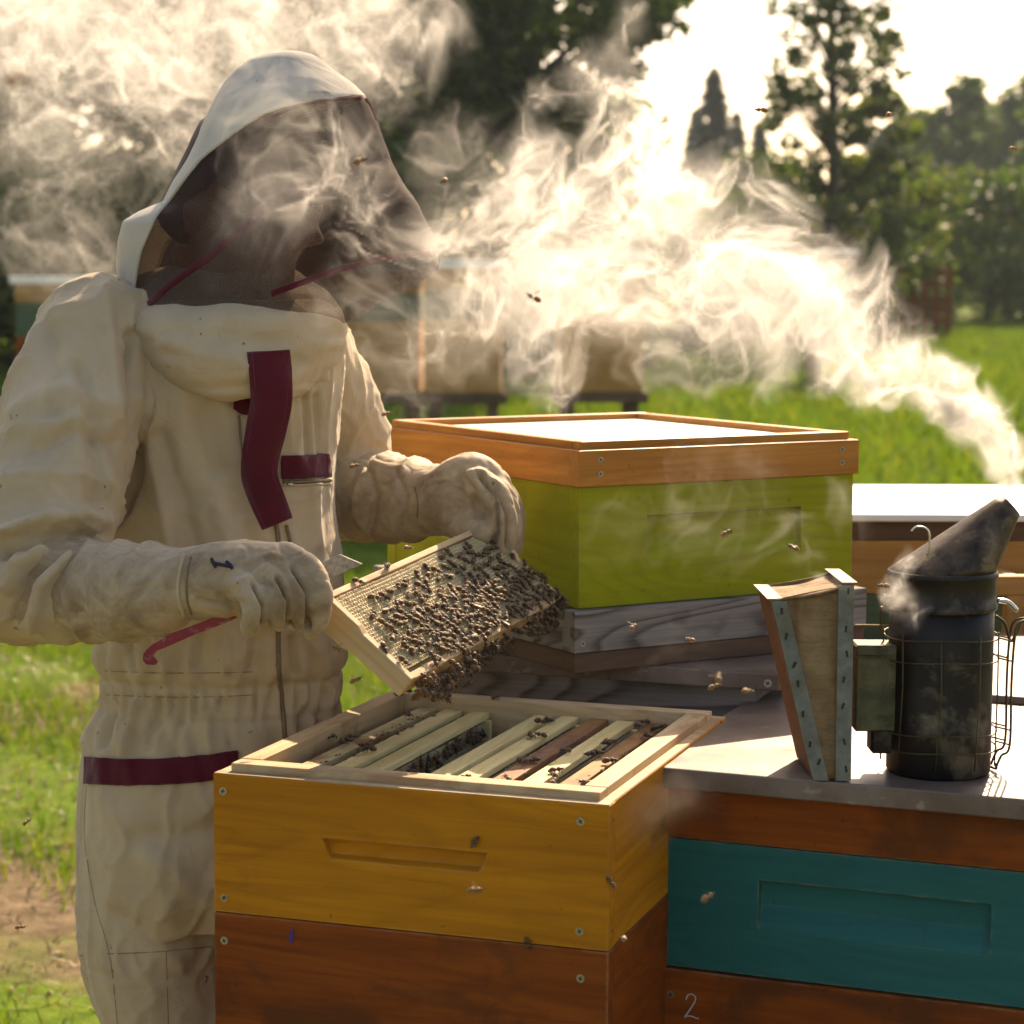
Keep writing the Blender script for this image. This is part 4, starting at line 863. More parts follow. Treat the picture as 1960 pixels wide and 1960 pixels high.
def sub(name,mask,mat,cap=False):
    f=F[mask]; u,inv=np.unique(f,return_inverse=True); return part(name,npmesh(name,V[u],inv.reshape(f.shape),mat,True))
hood=sub('hood',~isveil,MAT['hood']); s=hood.modifiers.new('t','SOLIDIFY'); s.thickness=.0025; s.offset=-1
b=MB(); b.add([V[n1+k] for k in range(n2)],[tuple(range(n2))]); cp=part('hood_crown',b.mesh('hood_crown',MAT['hood'],True))
veil=sub('veil',isveil,MAT['veil'])
HB=BVHTree.FromPolygons([tuple(v) for v in V],[tuple(f) for f in F])
def tape(name,pts,w):
    T=[(x,y-w/2) for x,y in pts]; B=[(x,y+w/2) for x,y in pts]; return drape(name,HB,T,B,MAT['maroon'],-.004,10,.0012,2)
tape('veil_binding',[(272,600),(330,548),(395,500),(455,450),(512,404)],17); tape('veil_binding',[(520,556),(590,530),(660,510),(740,492),(822,484)],12)
tape('veil_edge_binding',[(500,240),(560,214),(620,198),(690,188)],5)
for kk in (0,n1):
    bp=[Vector(V[i*ns+kk])+Vector((0,-.0015 if kk==0 else .0015,0)) for i in range(len(yy)) if tbs[i]>.02][::3]; q=MB(); q.tube(bp,.0024,6); part('veil_edge_binding',q.mesh('veil_edge_binding',MAT['hood'],True))
cord('veil_edge_binding',HB,[(700,190),(712,205),(719,228)],.0022,MAT['maroon'],.0005)
# hood seam piping over the crown
cord('hood_seam',HB,[(545,112),(585,128),(632,150),(668,180)],.0016,MAT['hood'],.0008)

# ---- body inside (head, neck, trunk and limbs in one skin)
hc=at(470,415,2.85); Rh=Matrix.Translation(hc)@Matrix.Rotation(-.62,4,'Z')@Matrix.Rotation(.62,4,'Y')
b=MB(); hp=[(-.118,.078,.03,.026),(-.105,.088,-.01,.045),(-.075,.090,-.05,.058),(-.045,.090,-.072,.066),(-.01,.084,-.088,.071),(.03,.090,-.095,.075),(.07,.080,-.094,.072),(.10,.052,-.075,.056),(.118,.015,-.035,.028)]
b.loft([[Rh@Vector(((xf+xb)/2+(xf-xb)/2*math.cos(t),w*math.sin(t),z)) for t in [2*math.pi*k/24 for k in range(24)]] for z,xf,xb,w in hp])
b.tube([Rh@Vector(p) for p in ((.080,0,.012),(.100,0,-.022),(.106,0,-.038),(.088,0,-.048))],[.008,.010,.013,.008],10)
b.tube([Rh@Vector((.086,y,.028)) for y in (-.045,-.02,0,.02,.045)],[.008,.011,.009,.011,.008],8); b.tube([Rh@Vector((.088,y,-.078)) for y in (-.024,0,.024)],[.005,.009,.005],8); b.tube([Rh@Vector((.086,y,-.092)) for y in (-.02,0,.02)],[.005,.009,.005],8)
for s in (-1,1): b.tube([Rh@Vector((-.005,s*.072,.02)),Rh@Vector((-.012,s*.082,.0)),Rh@Vector((-.004,s*.074,-.03))],[.010,.014,.008],8,flat=1.3)
b.tube([Rh@Vector((-.03,0,-.06)),at(445,600,2.87),at(420,680,2.87)],[.052,.055,.07],16); torso(b,.022)
for ch,k in ((RARM,.62),(LARM,.62),(RLEG,.72),(LLEG,.72)): chain(b,[(*p[:3],p[3]*k) for p in ch],14,4)
part('body',remesh(b,.0065,3),MAT['skin'])
for s in (-1,1):
    q=MB(); c=Rh@Vector((.064,s*.030,.004)); q.loft([[c+Vector((.011*math.sin(v)*math.cos(t),.011*math.sin(v)*math.sin(t),.011*math.cos(v))) for t in [2*math.pi*k/12 for k in range(12)]] for v in np.linspace(.15,3.0,8)]); part('eye',q.mesh('eye',MAT['eye'],True))
q=MB(); q.loft([[Rh@Vector(((xf+xb)/2-.008+(xf-xb)/2*1.05*math.cos(t),w*1.08*math.sin(t),z+.012)) for t in [2*math.pi*k/24 for k in range(24)]] for z,xf,xb,w in [(.035,.080,-.097,.076),(.06,.082,-.097,.076),(.085,.066,-.086,.066),(.105,.03,-.05,.04),(.113,.005,-.02,.015)]]); part('hair',q.mesh('hair',MAT['hair'],True))
q=MB(); q.loft([[Rh@Vector((-.028+.078*math.cos(t) if math.cos(t)<.2 else -.012,.080*math.sin(t),z)) for t in [2*math.pi*k/24 for k in range(24)]] for z in (-.05,0,.06)]); part('hair',q.mesh('hair_back',MAT['hair'],True))

# ---- gloves
def glove_disp_f(path,A,lam,strokes):
    P=[at(*p[:3]) for p in path]
    def f(co,no):
        w1=fbm(co,11,2); w2=fbm(co,22,6); d,u=segdist(co,P); Lt=sum((a-b_).length for a,b_ in zip(P[:-1],P[1:])); k=np.clip((Lt-u)/.03,0,1)
        h=.0014*w1+.0008*w2-.0012*np.clip(1-np.abs(fbm(co,30,8))*6,0,1); ph=u*2*math.pi/lam+4*w1+1.5*w2; h+=k*A*(.5-np.abs(np.sin(ph*.5))**.6); pp=proj(co); fc=np.clip(-no[:,1]*2,0,1)
        for pl,w,a_ in strokes:
            Q=np.array(pl,float); best=np.full(len(co),1e9)
            for a,b_ in zip(Q[:-1],Q[1:]):
                e=b_-a; t=np.clip(((pp-a)@e)/(e@e),0,1); best=np.minimum(best,np.linalg.norm(pp-(a+t[:,None]*e),axis=1))
            h+=a_*np.exp(-(best/w)**2)*fc
        return h
    return f
RG=[(50,1122,2.595,.060),(130,1132,2.555,.0585),(225,1133,2.525,.057),(300,1128,2.50,.052),(338,1122,2.488,.043)]
b=MB(); chain(b,RG,24)
chain(b,[(345,1120,2.485,.040),(385,1116,2.478,.041),(430,1110,2.472,.043),(480,1104,2.466,.042),(520,1094,2.462,.034)],20)
fing=[[(545,1066,2.462,.018),(590,1092,2.448,.0165),(611,1135,2.440,.0150),(609,1178,2.442,.0140),(596,1204,2.450,.0120)],
      [(530,1085,2.452,.0165),(562,1112,2.436,.0155),(577,1150,2.430,.0140),(573,1186,2.438,.0120)],
      [(505,1098,2.440,.0170),(530,1128,2.422,.0155),(539,1162,2.417,.0140),(533,1190,2.428,.0120)],
      [(462,1112,2.436,.0175),(482,1142,2.414,.0160),(488,1176,2.410,.0150),(479,1199,2.420,.0125)]]
for p in fing: chain(b,p,14)
chain(b,[(450,1082,2.50,.022),(510,1072,2.515,.019),(560,1078,2.515,.0165),(588,1090,2.508,.014)],14)
rg=remesh(b,.0021,2,glove_disp_f(RG,.006,.05,[([(486,1118),(508,1160),(506,1205)],4.5,-.012),([(530,1104),(556,1150),(553,1198)],4.5,-.012),([(560,1086),(592,1135),(590,1205)],4.5,-.012),([(440,1120),(470,1110),(510,1085)],7,.004),([(420,1140),(445,1165),(450,1200)],7,-.005),([(395,1075),(450,1085),(520,1062)],8,.003),([(500,1110),(520,1122)],5,-.004),([(380,1150),(430,1160),(465,1155)],6,-.004)])); part('glove',rg,MAT['glove'])
RB=bvh(rg)
cord('glove_cuff_seam',RB,[(352,1062),(345,1090),(341,1120),(343,1150),(352,1178)],.0022,MAT['suit'],.0008); cord('glove_cuff_seam',RB,[(366,1066),(360,1090),(357,1120),(359,1150),(366,1176)],.0014,MAT['zip'],.0002)
# inked numeral on the glove
for pl in ([(405,1070),(409,1078),(414,1086)],[(410,1078),(425,1081),(441,1084)],[(433,1075),(441,1081),(445,1089)]): cord('inked_numeral',RB,pl,.0021,MAT['ink'],.0003,6)
LG=[(640,945,3.04,.062),(700,950,3.0,.061),(765,955,2.96,.058),(820,957,2.925,.049),(842,957,2.91,.045)]
b=MB(); chain(b,LG,24); chain(b,[(845,957,2.905,.045),(880,958,2.89,.050),(915,962,2.882,.047)],20); chain(b,[(865,925,2.885,.03),(905,912,2.88,.031),(940,930,2.878,.026)],16)
for k,(dy,dx) in enumerate([(2.842,-10),(2.866,0),(2.890,6),(2.912,8)]):
    chain(b,[(925+dx,925+k*3,dy,.021),(958+dx,950+k*2,dy-.006,.0195),(972+dx,1000,dy-.010,.018),(968+dx,1045,dy-.004,.0165),(946+dx,1072,dy+.006,.014)],14)
chain(b,[(870,990,2.86,.022),(900,1010,2.842,.019),(925,1020,2.832,.016)],14)
lg=remesh(b,.0027,2,glove_disp_f(LG,.007,.05,[([(915,905),(950,955),(950,1020),(938,1060)],4.5,-.012),([(945,922),(972,985),(970,1050)],4,-.010),([(880,905),(905,940),(915,985)],7,-.006),([(850,930),(880,905),(925,905)],8,.004),([(812,965),(835,925),(880,920)],4,-.004),([(760,900),(775,950),(765,1020)],6,-.006),([(700,880),(715,950),(705,1030)],7,-.006)])); part('glove',lg,MAT['glove'])
LBt=bvh(lg); cord('glove_seam',LBt,[(793,930),(800,960),(798,990)],.0012,MAT['zip'],-.0002)
for px,Y in ((325,2.92),(530,3.02)):
    b=MB(); f=at(px,2740,Y); b.tube([Vector((f.x-.02,Y+.03,.05)),Vector((f.x+.03,Y-.03,.045)),Vector((f.x+.09,Y-.11,.035))],[.045,.045,.035],14,flat=.9); b.tube([Vector((f.x,Y,.05)),Vector((f.x,Y,.3))],[.05,.055],14); part('boot',remesh(b,.006,3),MAT['boot'])

# ---- hive tool in the right hand
ht=empty('hive_tool',at(470,1168,2.452),0,'red hooked hive tool with grey blade gripped in the gloved hand','hive tool')
hl=Vector(ht.location)
def slab2(name,outline,Y0,Y1,mat,th=.003):
    """flat bar traced in metres on its own slanting plane"""
    x0=outline[0][0]; P=[]
    for px,py in outline:
        t=(px-275)/(690-275); P.append(at(px,py,Y0+(Y1-Y0)*t)-hl)
    n=len(P); q=MB(); off=Vector((0,th,0)); q.add(P+[p+off for p in P],[tuple(range(n)),tuple(range(2*n-1,n-1,-1))]+[(i,n+i,n+(i+1)%n,(i+1)%n) for i in range(n)]); return q.build(name,MAT[mat],ht,bevel=.0006)
slab2('handle',[(290,1234),(305,1226),(318,1216),(360,1201),(420,1178),(470,1158),(530,1132),(536,1146),(470,1174),(430,1194),(370,1216),(325,1236),(300,1246),(292,1256),(298,1262),(302,1268),(296,1273),(280,1272),(273,1264),(274,1252),(281,1243)],2.440,2.49,'redpaint')
slab2('blade',[(600,1085),(650,1061),(694,1080),(628,1108),(616,1104)],2.440,2.50,'steelblade')
slab2('shank',[(528,1133),(600,1098),(612,1106),(536,1146)],2.440,2.495,'steelblade',.0025)

# ---------------------------------------------------------------- background hives, crates
def bg_stack(px0,px1,py_top,Y,layers,gi,tint):
    a=at(px0,py_top,Y); c=at(px1,py_top,Y); W=c.x-a.x; D=.55; z=a.z; yaw=random.uniform(-.05,.05)
    metal_lid((a.x-.03,Y,z),yaw,W+.06,D+.06,.05,['white hive lid on the %s','grey white hive lid on the %s'][0]%tint,0,mat='whitelid',group='lids of the far hives')
    z-=.051
    for k,(h,m) in enumerate(layers):
        z-=h+.001; hive_box('hive_box',(a.x,Y+.03,z),yaw,W,D,h,MAT[m],'%s, box %s'%(tint,['right under its lid','second below its lid','third below its lid','lowest of its stack'][k]),group='boxes of the far hives',rec='slot',screws=0)
    g=float(gz(a.x,Y)); st=empty('hive_stand',(a.x,Y+.03,g),yaw,'dark wooden stand under the %s'%tint,'hive stand','stands of the far hives'); hh=z-g-.002
    for x in (0.02,W-.08):
        for y in (.02,D-.08): b=MB(); b.box(x,x+.06,y,y+.06,-.05,hh-.06); b.build('leg',MAT['oldwood'],st)
    for y in (0,D-.06): b=MB(); b.box(-.03,W+.03,y,y+.06,hh-.06,hh); b.build('rail',MAT['oldwood'],st)
bg_stack(26,150,528,15,[(.12,'bgwood'),(.22,'bggreen'),(.30,'rust')],0,'green hive at the end of the far row')
bg_stack(160,300,530,15.4,[(.12,'bgwood'),(.25,'bgwood'),(.30,'bggreen')],0,'orange hive standing behind the shoulder')
bg_stack(640,800,505,13.5,[(.12,'bgwood'),(.16,'bggreen'),(.42,'bgwood')],0,'orange and green hive behind the cowl')
bg_stack(812,960,496,13.2,[(.12,'bgwood'),(.17,'bggreen'),(.42,'bgwood')],0,'orange and green hive in the middle of the far row')
bg_stack(1075,1235,478,12.8,[(.13,'bgwood'),(.20,'bgwood'),(.40,'bgwood')],0,'tall orange hive behind the thick smoke')
bg_stack(1560,1640,478,26,[(.14,'oldwood'),(.3,'bggreen'),(.3,'oldwood')],0,'small brown hive below the birch')
# stack of slatted crates in the far field
Yc=38; a=at(1700,512,Yc); c=at(1822,512,Yc); g=float(gz(a.x,Yc)); W=(c.x-a.x); ztop=a.z; Hc=(ztop-g)/2
for k in range(2):
    r=empty('slatted_crate',(a.x,Yc,g+k*(Hc+.004)),-.1,['brown slatted crate standing on the far meadow','brown slatted crate stacked on top of another crate'][k],'crate')
    for s in range(6): b=MB(); b.box(0,Hc*.98,0,.02,0,W*.11); b.build('slat',MAT['rust'],r,(s*W*.178,0,0),(0,-math.pi/2,0)) if False else None
    for s in range(6):
        b=MB(); b.box(s*W*.178,s*W*.178+W*.105,0,.025,0,Hc); b.build('slat',MAT['rust'],r)
        b=MB(); b.box(-.0,.025,s*.16+.03,s*.16+.13,0,Hc); b.build('slat',MAT['rust'],r); b=MB(); b.box(W-.03,W-.005,s*.16+.03,s*.16+.13,0,Hc); b.build('slat',MAT['rust'],r)
    for z in (.02,Hc*.5,Hc-.12): b=MB(); b.box(-.01,W+.0,-.025,-.002,z,z+.10); b.build('rail',MAT['rust'],r)
    b=MB(); b.box(0,W,.03,1.0,.02,.06); b.build('floor',MAT['oldwood'],r)

# ---------------------------------------------------------------- trees
def leaves(centers,radii,n,size,r,up=.3,squash=.75):
    k=r.integers(0,len(centers),n); d=r.normal(size=(n,3)); d/=np.linalg.norm(d,axis=1)[:,None]; rad=r.random(n)**.45
    P=np.asarray(centers)[k]+d*(rad*np.asarray(radii)[k])[:,None]*np.array([1,1,squash])
    a=r.normal(size=(n,3)); a[:,2]*=.6; a/=np.linalg.norm(a,axis=1)[:,None]; b=r.normal(size=(n,3)); b-=a*(a*b).sum(1)[:,None]; b/=np.linalg.norm(b,axis=1)[:,None]
    s=size*(.6+.8*r.random(n))[:,None]; V=np.stack([P-a*s,P+b*s*.55,P+a*s,P-b*s*.55],1).reshape(-1,3); return V,np.arange(4*n).reshape(n,4)
def tree(name,px,Y,h,cr,nclump,nleaf,leafsize,mat,label,group,z0=.25,top=1.0,seed=1,shape='round',rx=1.0,trunk_r=.12,clumpr=.22,dx=0):
    r=np.random.default_rng(seed); base=at(px,529,Y); x0=base.x+dx; g=float(gz(x0,Y)); root=empty(name,(x0,Y,g),0,label,'tree',group)
    b=MB(); b.tube([(0,0,-.1),(.03*h*.2,0,h*.3),(-.02*h*.2,.05,h*.65),(0.02,0,h*.97)],[trunk_r*1.25,trunk_r,trunk_r*.6,trunk_r*.12],9); cs=[];rs=[]
    for k in range(nclump):
        t=r.random(); zz=h*(z0+(top-z0)*t)
        prof={'round':math.sin(math.pi*min(1,max(0,(t*.92+.06))))**.6,'birch':(1-t)**.55*.9+.22,'bush':math.sqrt(max(0,1-t*t*.85)),'column':.9-.5*t}[shape]
        rad=cr*prof*(.25+.75*math.sqrt(r.random())); a=r.random()*2*math.pi; p=np.array([rx*rad*math.cos(a),rad*math.sin(a),zz+r.normal()*.06*h*.3]); cs.append(p); rs.append(cr*clumpr*(.6+.8*r.random()))
        if k%2==0:
            s=Vector((0,0,max(.1,zz-rad*.5-.05*h))); e=Vector(p); b.tube([s,s.lerp(e,.55)+Vector((0,0,.06*rad)),e],[trunk_r*.30,trunk_r*.18,trunk_r*.05],5)
    b.build('trunk',MAT['bark'],root,smooth=True); V,F=leaves(cs,rs,nleaf,leafsize,r); obj('crown',npmesh('crown',V,F,MAT[mat]),root); return root
def spruce(px,Y,h,label,group,seed):
    r=np.random.default_rng(seed); base=at(px,529,Y); g=float(gz(base.x,Y)); root=empty('spruce_tree',(base.x,Y,g),0,label,'tree',group)
    b=MB(); b.tube([(0,0,-.1),(0,0,h)],[h*.014,h*.002],7); b.build('trunk',MAT['bark'],root); n=int(3000); t=r.random(n)**.8; z=h*(.04+.95*t); R=h*.21*(1-t)**.8+.05; lay=np.modf(z/h*17)[0]; R*=1.25*(.7+.3*(1-lay))*(.75+.4*np.sin(z*7.3+2*np.sin(z*3.1))**2); a=r.random(n)*2*np.pi; rr=R*r.random(n)**.45
    P=np.stack([rr*np.cos(a),rr*np.sin(a),z-rr*.35],-1); out=np.stack([np.cos(a),np.sin(a),-.45+r.normal(0,.25,n)],-1); side=np.stack([-np.sin(a),np.cos(a),r.normal(0,.4,n)],-1); s=h*.020*(.6+.8*r.random(n))[:,None]
    V=np.stack([P-out*s,P+side*s*.6,P+out*s*1.4,P-side*s*.6],1).reshape(-1,3); obj('crown',npmesh('crown',V,np.arange(4*n).reshape(n,4),MAT['needle']),root); return root
tree('birch_tree',1585,36,8.6,1.25,260,15000,.062,'leaf_mid','slender backlit birch tree with open gaps in its crown','trees beyond the meadow',.10,1.0,3,'birch',trunk_r=.09,clumpr=.17)
tree('young_tree',1700,37,3.9,1.0,36,4200,.075,'leaf_light','low bushy tree at the foot of the birch',None,.10,1.0,5,'round',trunk_r=.06,clumpr=.3)
tree('broadleaf_tree',1000,30,11,2.2,260,34000,.085,'leaf_dark','large dark broadleaf tree rising behind the smoke',None,.20,1.0,7,'round',trunk_r=.2)
tree('broadleaf_tree',1150,33,7.0,.75,36,4200,.08,'leaf_mid','smaller broadleaf tree close beside the large dark tree',None,.25,1.0,8,'birch',trunk_r=.12)
tree('broadleaf_tree',690,31,11,2.6,220,30000,.10,'leaf_dark','dark broadleaf tree behind the hood',None,.12,1.0,9,'round',trunk_r=.18)
tree('broadleaf_tree',400,33,10.5,2.9,200,30000,.11,'leaf_mid','mid green broadleaf tree behind the shoulder',None,.08,1.0,10,'round',trunk_r=.18)
tree('broadleaf_tree',110,32,10,2.8,200,30000,.11,'leaf_dark','dark broadleaf tree at the end of the far hives',None,.08,1.0,11,'round',trunk_r=.17)
tree('broadleaf_tree',-150,32,9,2.6,100,14000,.11,'leaf_mid','mid green broadleaf tree beyond the dark end tree',None,.08,1.0,12,'round',trunk_r=.17)
for k,(px,Y,h,cr,m,lb) in enumerate([(40,27,2.6,1.5,'leaf_light','pale green bush behind the end of the far hives'),(230,28,2.4,1.5,'leaf_mid','mid green bush behind the shoulder'),(560,27,2.6,1.6,'leaf_dark','dark bush behind the hood'),(880,27,2.5,1.5,'leaf_mid','mid green bush behind the middle far hives'),(1090,29,2.4,1.2,'leaf_dark','dark bush behind the thick smoke'),(1330,34,2.2,1.3,'leaf_mid','mid green bush between the birch and the smoke'),
    (1470,38,2.9,1.4,'leaf_dark','dark bush between the spruces and the birch trunk'),(1640,40,2.7,1.5,'leaf_dark','dark bush between the birch trunk and the crates'),(1790,44,2.6,1.7,'leaf_mid','willow bush beside the slatted crates'),(1890,45,2.8,1.9,'leaf_dark','dark willow bush at the meadow edge'),(2010,46,2.9,2.0,'leaf_mid','mid green willow bush at the far end of the hedge'),(2150,47,2.9,2.0,'leaf_dark','dark willow bush beyond the end of the hedge')]):
    tree('bush',px,Y,h,cr,38,5200,.075,m,lb,None,.05,1.0,40+k,'bush',trunk_r=.05,clumpr=.34)
sp=[(1362,78,7.3),(1405,92,6.6),(1450,95,6.4),(1330,100,7.2)]
for k,(px,Y,h) in enumerate(sp): spruce(px,Y,h,'dark spruce standing far behind the birch','far spruces behind the birch',60+k)
r=np.random.default_rng(5)
for k in range(46):
    px=1690+k*11+r.uniform(-8,8)-(k%3)*20; Y=r.uniform(105,150); py=np.interp(px,[1650,1760,1850,1960,2200],[300,240,195,175,150])+r.uniform(-14,26); t=at(px,py,Y); spruce(px,Y,t.z-float(gz(t.x,Y)),'hazy spruce of the distant forest edge','spruces of the distant forest',100+k)

for k in range(9):
    px=1700+k*42+r.uniform(-12,12); Y=r.uniform(70,92); tree('forest_tree',px,Y,r.uniform(5.2,7.0)*np.interp(px,[1700,1800,1960],[.85,.95,1.1]),1.5,60,5200,.14,['leaf_dark','leaf_mid'][k%2],['dark broadleaf tree on the distant wooded slope','mid green broadleaf tree on the distant wooded slope'][k%2],'broadleaf trees of the distant slope',.06,1.0,200+k,'round',trunk_r=.1,clumpr=.3)

# ---------------------------------------------------------------- haze over the far field
def build_haze():
    b=MB(); b.box(-70,90,-3,185,-1.2,24); o=b.build('haze',bpy.data.materials.new('haze')); m=o.data.materials[0]; m.use_nodes=True; nt=m.node_tree; nt.nodes.clear(); out=nt.nodes.new('ShaderNodeOutputMaterial'); pv=nt.nodes.new('ShaderNodeVolumePrincipled'); nt.links.new(pv.outputs[0],out.inputs['Volume'])
    pv.inputs['Color'].default_value=(.74,.87,1,1); pv.inputs['Density'].default_value=.00048; pv.inputs['Anisotropy'].default_value=.35
    m.cycles.homogeneous_volume=True
    tag(o,'thin pale haze over the far meadow and forest','haze',kind='stuff')
build_haze()
def build_smoke(part):
    # puffs: px, py, depth, radius px, density
    P=[(1938,966,2.475,18,48),(1940,930,2.478,29.9,61.6),(1922,872,2.485,47.5,50.9),(1880,800,2.495,61.6,42.85),(1814,735,2.51,77.4,24.76),(1728,682,2.52,91.5,22.1),(1620,632,2.54,105.6,15.24),(1490,592,2.56,134,9.72),
       (1350,560,2.58,148,9.72),(1215,535,2.6,152,8.84),(1090,540,2.62,140,9.72),(1290,430,2.6,125,8.84),(1180,400,2.6,130,8.84),(1185,300,2.6,100,7.96),(1145,205,2.6,72,7.07),(1190,100,2.6,52,5.74),
       (1035,180,2.6,42,5.71),(1050,420,2.62,120,7.96),(1420,560,2.58,120,8.84),(1440,410,2.58,80,4.55),(1360,480,2.58,110,8.84),(960,330,2.66,100,3.8),(900,430,2.68,120,3.8),(960,560,2.68,120,4.28),
       (850,640,2.7,110,2.85),(760,720,2.7,90,1.9),(1080,680,2.64,100,3.8),(1300,680,2.6,80,4.28),(60,40,2.98,200,3.56),(260,60,2.98,200,3.56),(450,60,2.98,190,3.56),(640,40,2.98,170,3.16),
       (790,50,2.96,90,1.98),(120,240,2.98,170,1.98),(350,230,2.98,160,2.76),(500,220,2.6,110,1.04),(140,430,2.98,150,1.19),(330,400,2.98,110,1.19),(560,390,2.58,110,2.38),(690,390,2.58,100,2.85),
       (620,310,2.58,110,1.9),(740,490,2.58,90,1.9),(480,440,2.56,80,0.76),(150,700,2.5,130,0.71),(280,620,2.5,100,0.48),(690,640,2.58,90,1.42),(830,300,2.68,90,1.9),(1380,960,2.62,150,0.38),
       (1530,1060,2.6,70,0.77),(1240,1010,2.64,110,0.24),(1310,1240,2.55,70,0.38),(1620,980,2.6,55,0.62),(1738,1060,2.4,30,7),(1716,1112,2.39,40,9),(1748,1165,2.39,38,9),(1722,1205,2.39,28,6),
       (1500,1110,2.4,24,4),(1590,1110,2.4,24,4)]
    if part==0: P=[p for p in P if p[2]<2.8]; x0,x1,y0,y1,z0,z1=-.72,.66,2.33,2.82,1.02,1.90; vox=.0027
    else: P=[p for p in P if p[2]>2.8]; x0,x1,y0,y1,z0,z1=-.86,.05,2.80,3.16,1.40,1.95; vox=.0042
    me=bpy.data.meshes.new('smoke'); me.from_pydata([(x0,y0,z0),(x1,y1,z1)],[],[])
    ob=bpy.data.objects.new('smoke',me); S.collection.objects.link(ob)
    ng=bpy.data.node_groups.new('smoke_field','GeometryNodeTree')
    ng.interface.new_socket('Geometry',in_out='INPUT',socket_type='NodeSocketGeometry'); ng.interface.new_socket('Geometry',in_out='OUTPUT',socket_type='NodeSocketGeometry')
    N=ng.nodes; L=ng.links
    out=N.new('NodeGroupOutput'); vc=N.new('GeometryNodeVolumeCube')
    def inp(s,v):
        if hasattr(v,'is_output') : L.new(v,s)
        else: s.default_value=v
    def M(op,a,b=None,c=None):
        n=N.new('ShaderNodeMath'); n.operation=op; inp(n.inputs[0],a)
        if b is not None: inp(n.inputs[1],b)
        if c is not None: inp(n.inputs[2],c)
        return n.outputs[0]
    def V(op,a,b=None,k=None):
        n=N.new('ShaderNodeVectorMath'); n.operation=op; inp(n.inputs[0],a)
        if b is not None: inp(n.inputs[1],b)
        if k is not None: inp(n.inputs['Scale'],k)
        return n.outputs['Value'] if op in('LENGTH','DISTANCE','DOT_PRODUCT') else n.outputs[0]
    def noise(p,scale,detail=2,rough=.5,color=False,dist=0):
        n=N.new('ShaderNodeTexNoise'); n.noise_dimensions='3D'; inp(n.inputs['Vector'],p); n.inputs['Scale'].default_value=scale; n.inputs['Detail'].default_value=detail; n.inputs['Roughness'].default_value=rough; n.inputs['Distortion'].default_value=dist
        return n.outputs['Color'] if color else n.outputs['Factor' if 'Factor' in n.outputs else 'Fac']
    pos=N.new('GeometryNodeInputPosition').outputs[0]
    nt_=at(1936,950,2.475); dn=V('DISTANCE',pos,tuple(nt_))
    def mr(v,a,b_,c,d):
        n=N.new('ShaderNodeMapRange'); n.interpolation_type='SMOOTHSTEP'; inp(n.inputs[0],v)
        for k_,x in zip((1,2,3,4),(a,b_,c,d)): n.inputs[k_].default_value=x
        return n.outputs[0]
    big=mr(dn,.01,.30,.0,1.0); small=mr(dn,.0,.10,.25,1.0)
    def warp(p,scale,amp,off,msk=None):
        q=V('ADD',p,off); c=noise(q,scale,0,.5,True); c=V('SUBTRACT',c,(.5,.5,.5)); return V('ADD',p,V('SCALE',c,k=amp if msk is None else M('MULTIPLY',msk,amp)))
    p1=warp(pos,5,.10,(3,1,7),big); p2=warp(p1,11,.06,(11,5,2),big); p3=warp(p2,22,.038,(1,9,4),small); p4=warp(p3,44,.021,(6,6,1),small); p5=warp(p4,85,.009,(2,3,8),small)
    # envelope: blobs on lightly warped position so that the puffs stay in place
    tot=None
    for i,(px,py,Y,r,d) in enumerate(P):
        c=at(px,py,Y); R=r*Y/CAMF*1.25
        src = p5 if r>22 else p2
        # the warp shifts on average by zero
        t=M('DIVIDE',V('DISTANCE',src,tuple(c)),R)
        n=N.new('ShaderNodeMapRange'); n.interpolation_type='SMOOTHSTEP'; inp(n.inputs[0],t); n.inputs[1].default_value=1; n.inputs[2].default_value=.35; n.inputs[3].default_value=0; n.inputs[4].default_value=d
        v=n.outputs[0]
        tot=v if tot is None else M('SMOOTH_MAX',tot,v,2.0) if False else M('MAXIMUM',tot,v)
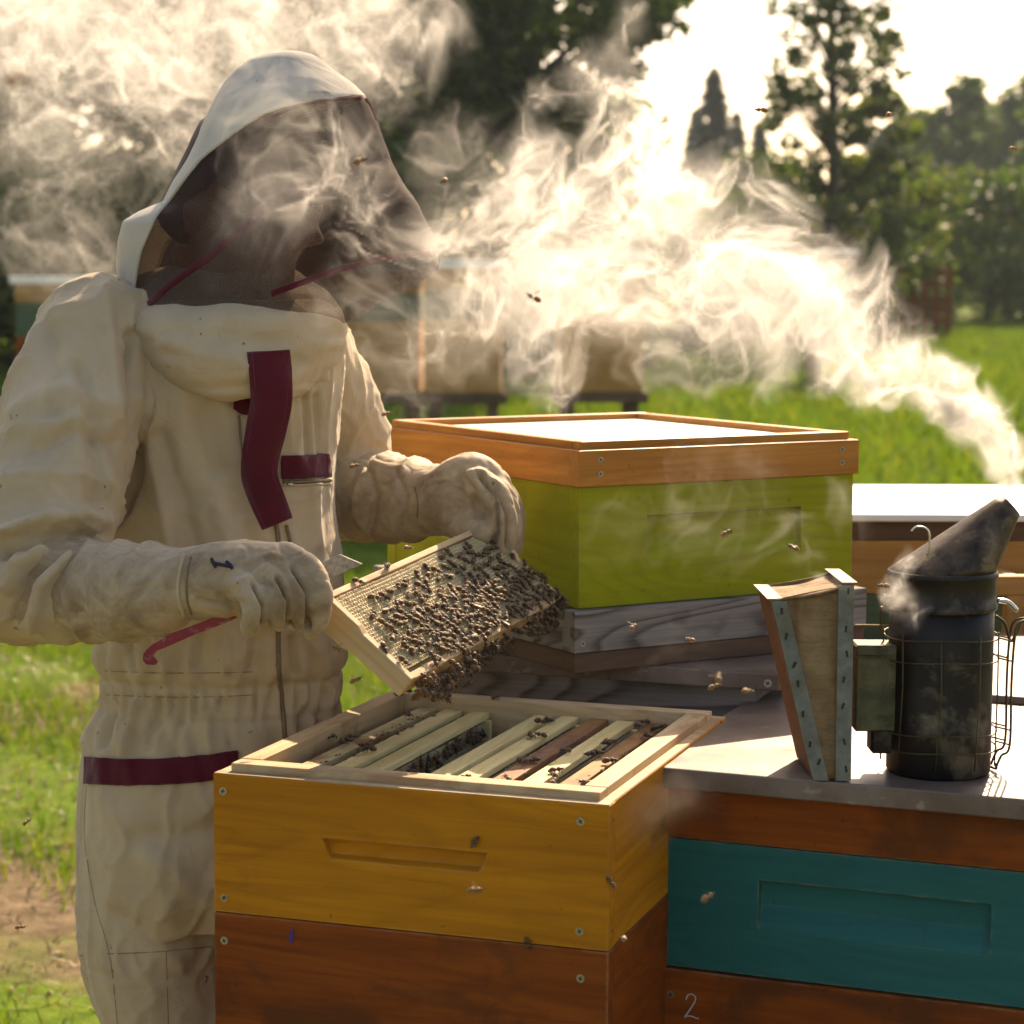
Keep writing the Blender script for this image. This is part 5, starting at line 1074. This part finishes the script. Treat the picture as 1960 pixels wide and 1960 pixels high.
    # folded sheets
    def ridge(p,scale,w):
        a=M('ABSOLUTE',M('SUBTRACT',noise(p,scale,1,.45),.5)); n=N.new('ShaderNodeMapRange'); n.interpolation_type='SMOOTHSTEP'; inp(n.inputs[0],a); n.inputs[1].default_value=w; n.inputs[2].default_value=0; n.inputs[3].default_value=0; n.inputs[4].default_value=1
        return n.outputs[0]
    r1=ridge(p5,10,.022); r2=ridge(V('ADD',p5,(5,5,5)),18,.027)
    body=noise(p4,8,2,.5); 
    nb=N.new('ShaderNodeMapRange'); inp(nb.inputs[0],body); nb.inputs[1].default_value=.38; nb.inputs[2].default_value=.68; nb.inputs[3].default_value=.0; nb.inputs[4].default_value=.55
    k=M('ADD',nb.outputs[0],M('ADD',M('MULTIPLY',r1,3.4),M('MULTIPLY',r2,2.2)))
    dens=M('MULTIPLY',tot,k)
    dens=M('MULTIPLY',dens,M('GREATER_THAN',dens,.12))
    L.new(dens,vc.inputs['Density'])
    vc.inputs['Min'].default_value=(x0,y0,z0); vc.inputs['Max'].default_value=(x1,y1,z1)
    vc.inputs['Resolution X'].default_value=int((x1-x0)/vox); vc.inputs['Resolution Y'].default_value=int((y1-y0)/vox); vc.inputs['Resolution Z'].default_value=int((z1-z0)/vox)
    sm=N.new('GeometryNodeSetMaterial'); L.new(vc.outputs[0],sm.inputs[0])
    mat=bpy.data.materials.new('smoke'); mat.use_nodes=True; nt=mat.node_tree; nt.nodes.clear()
    o=nt.nodes.new('ShaderNodeOutputMaterial'); pv=nt.nodes.new('ShaderNodeVolumePrincipled'); nt.links.new(pv.outputs[0],o.inputs['Volume'])
    pv.inputs['Color'].default_value=(.995,.985,.955,1); pv.inputs['Density'].default_value=1; pv.inputs['Anisotropy'].default_value=.45; pv.inputs['Density Attribute'].default_value='density'
    sm.inputs['Material'].default_value=mat; L.new(sm.outputs[0],out.inputs[0])
    ob.data.materials.append(mat)
    md=ob.modifiers.new('smoke','NODES'); md.node_group=ng
    ob['kind']='stuff'; ob['label']=['pale backlit smoke drifting from the smoker across the beekeeper','soft smoke cloud hanging behind the hood'][part]; ob['category']='smoke'
    return ob
build_smoke(0); build_smoke(1)
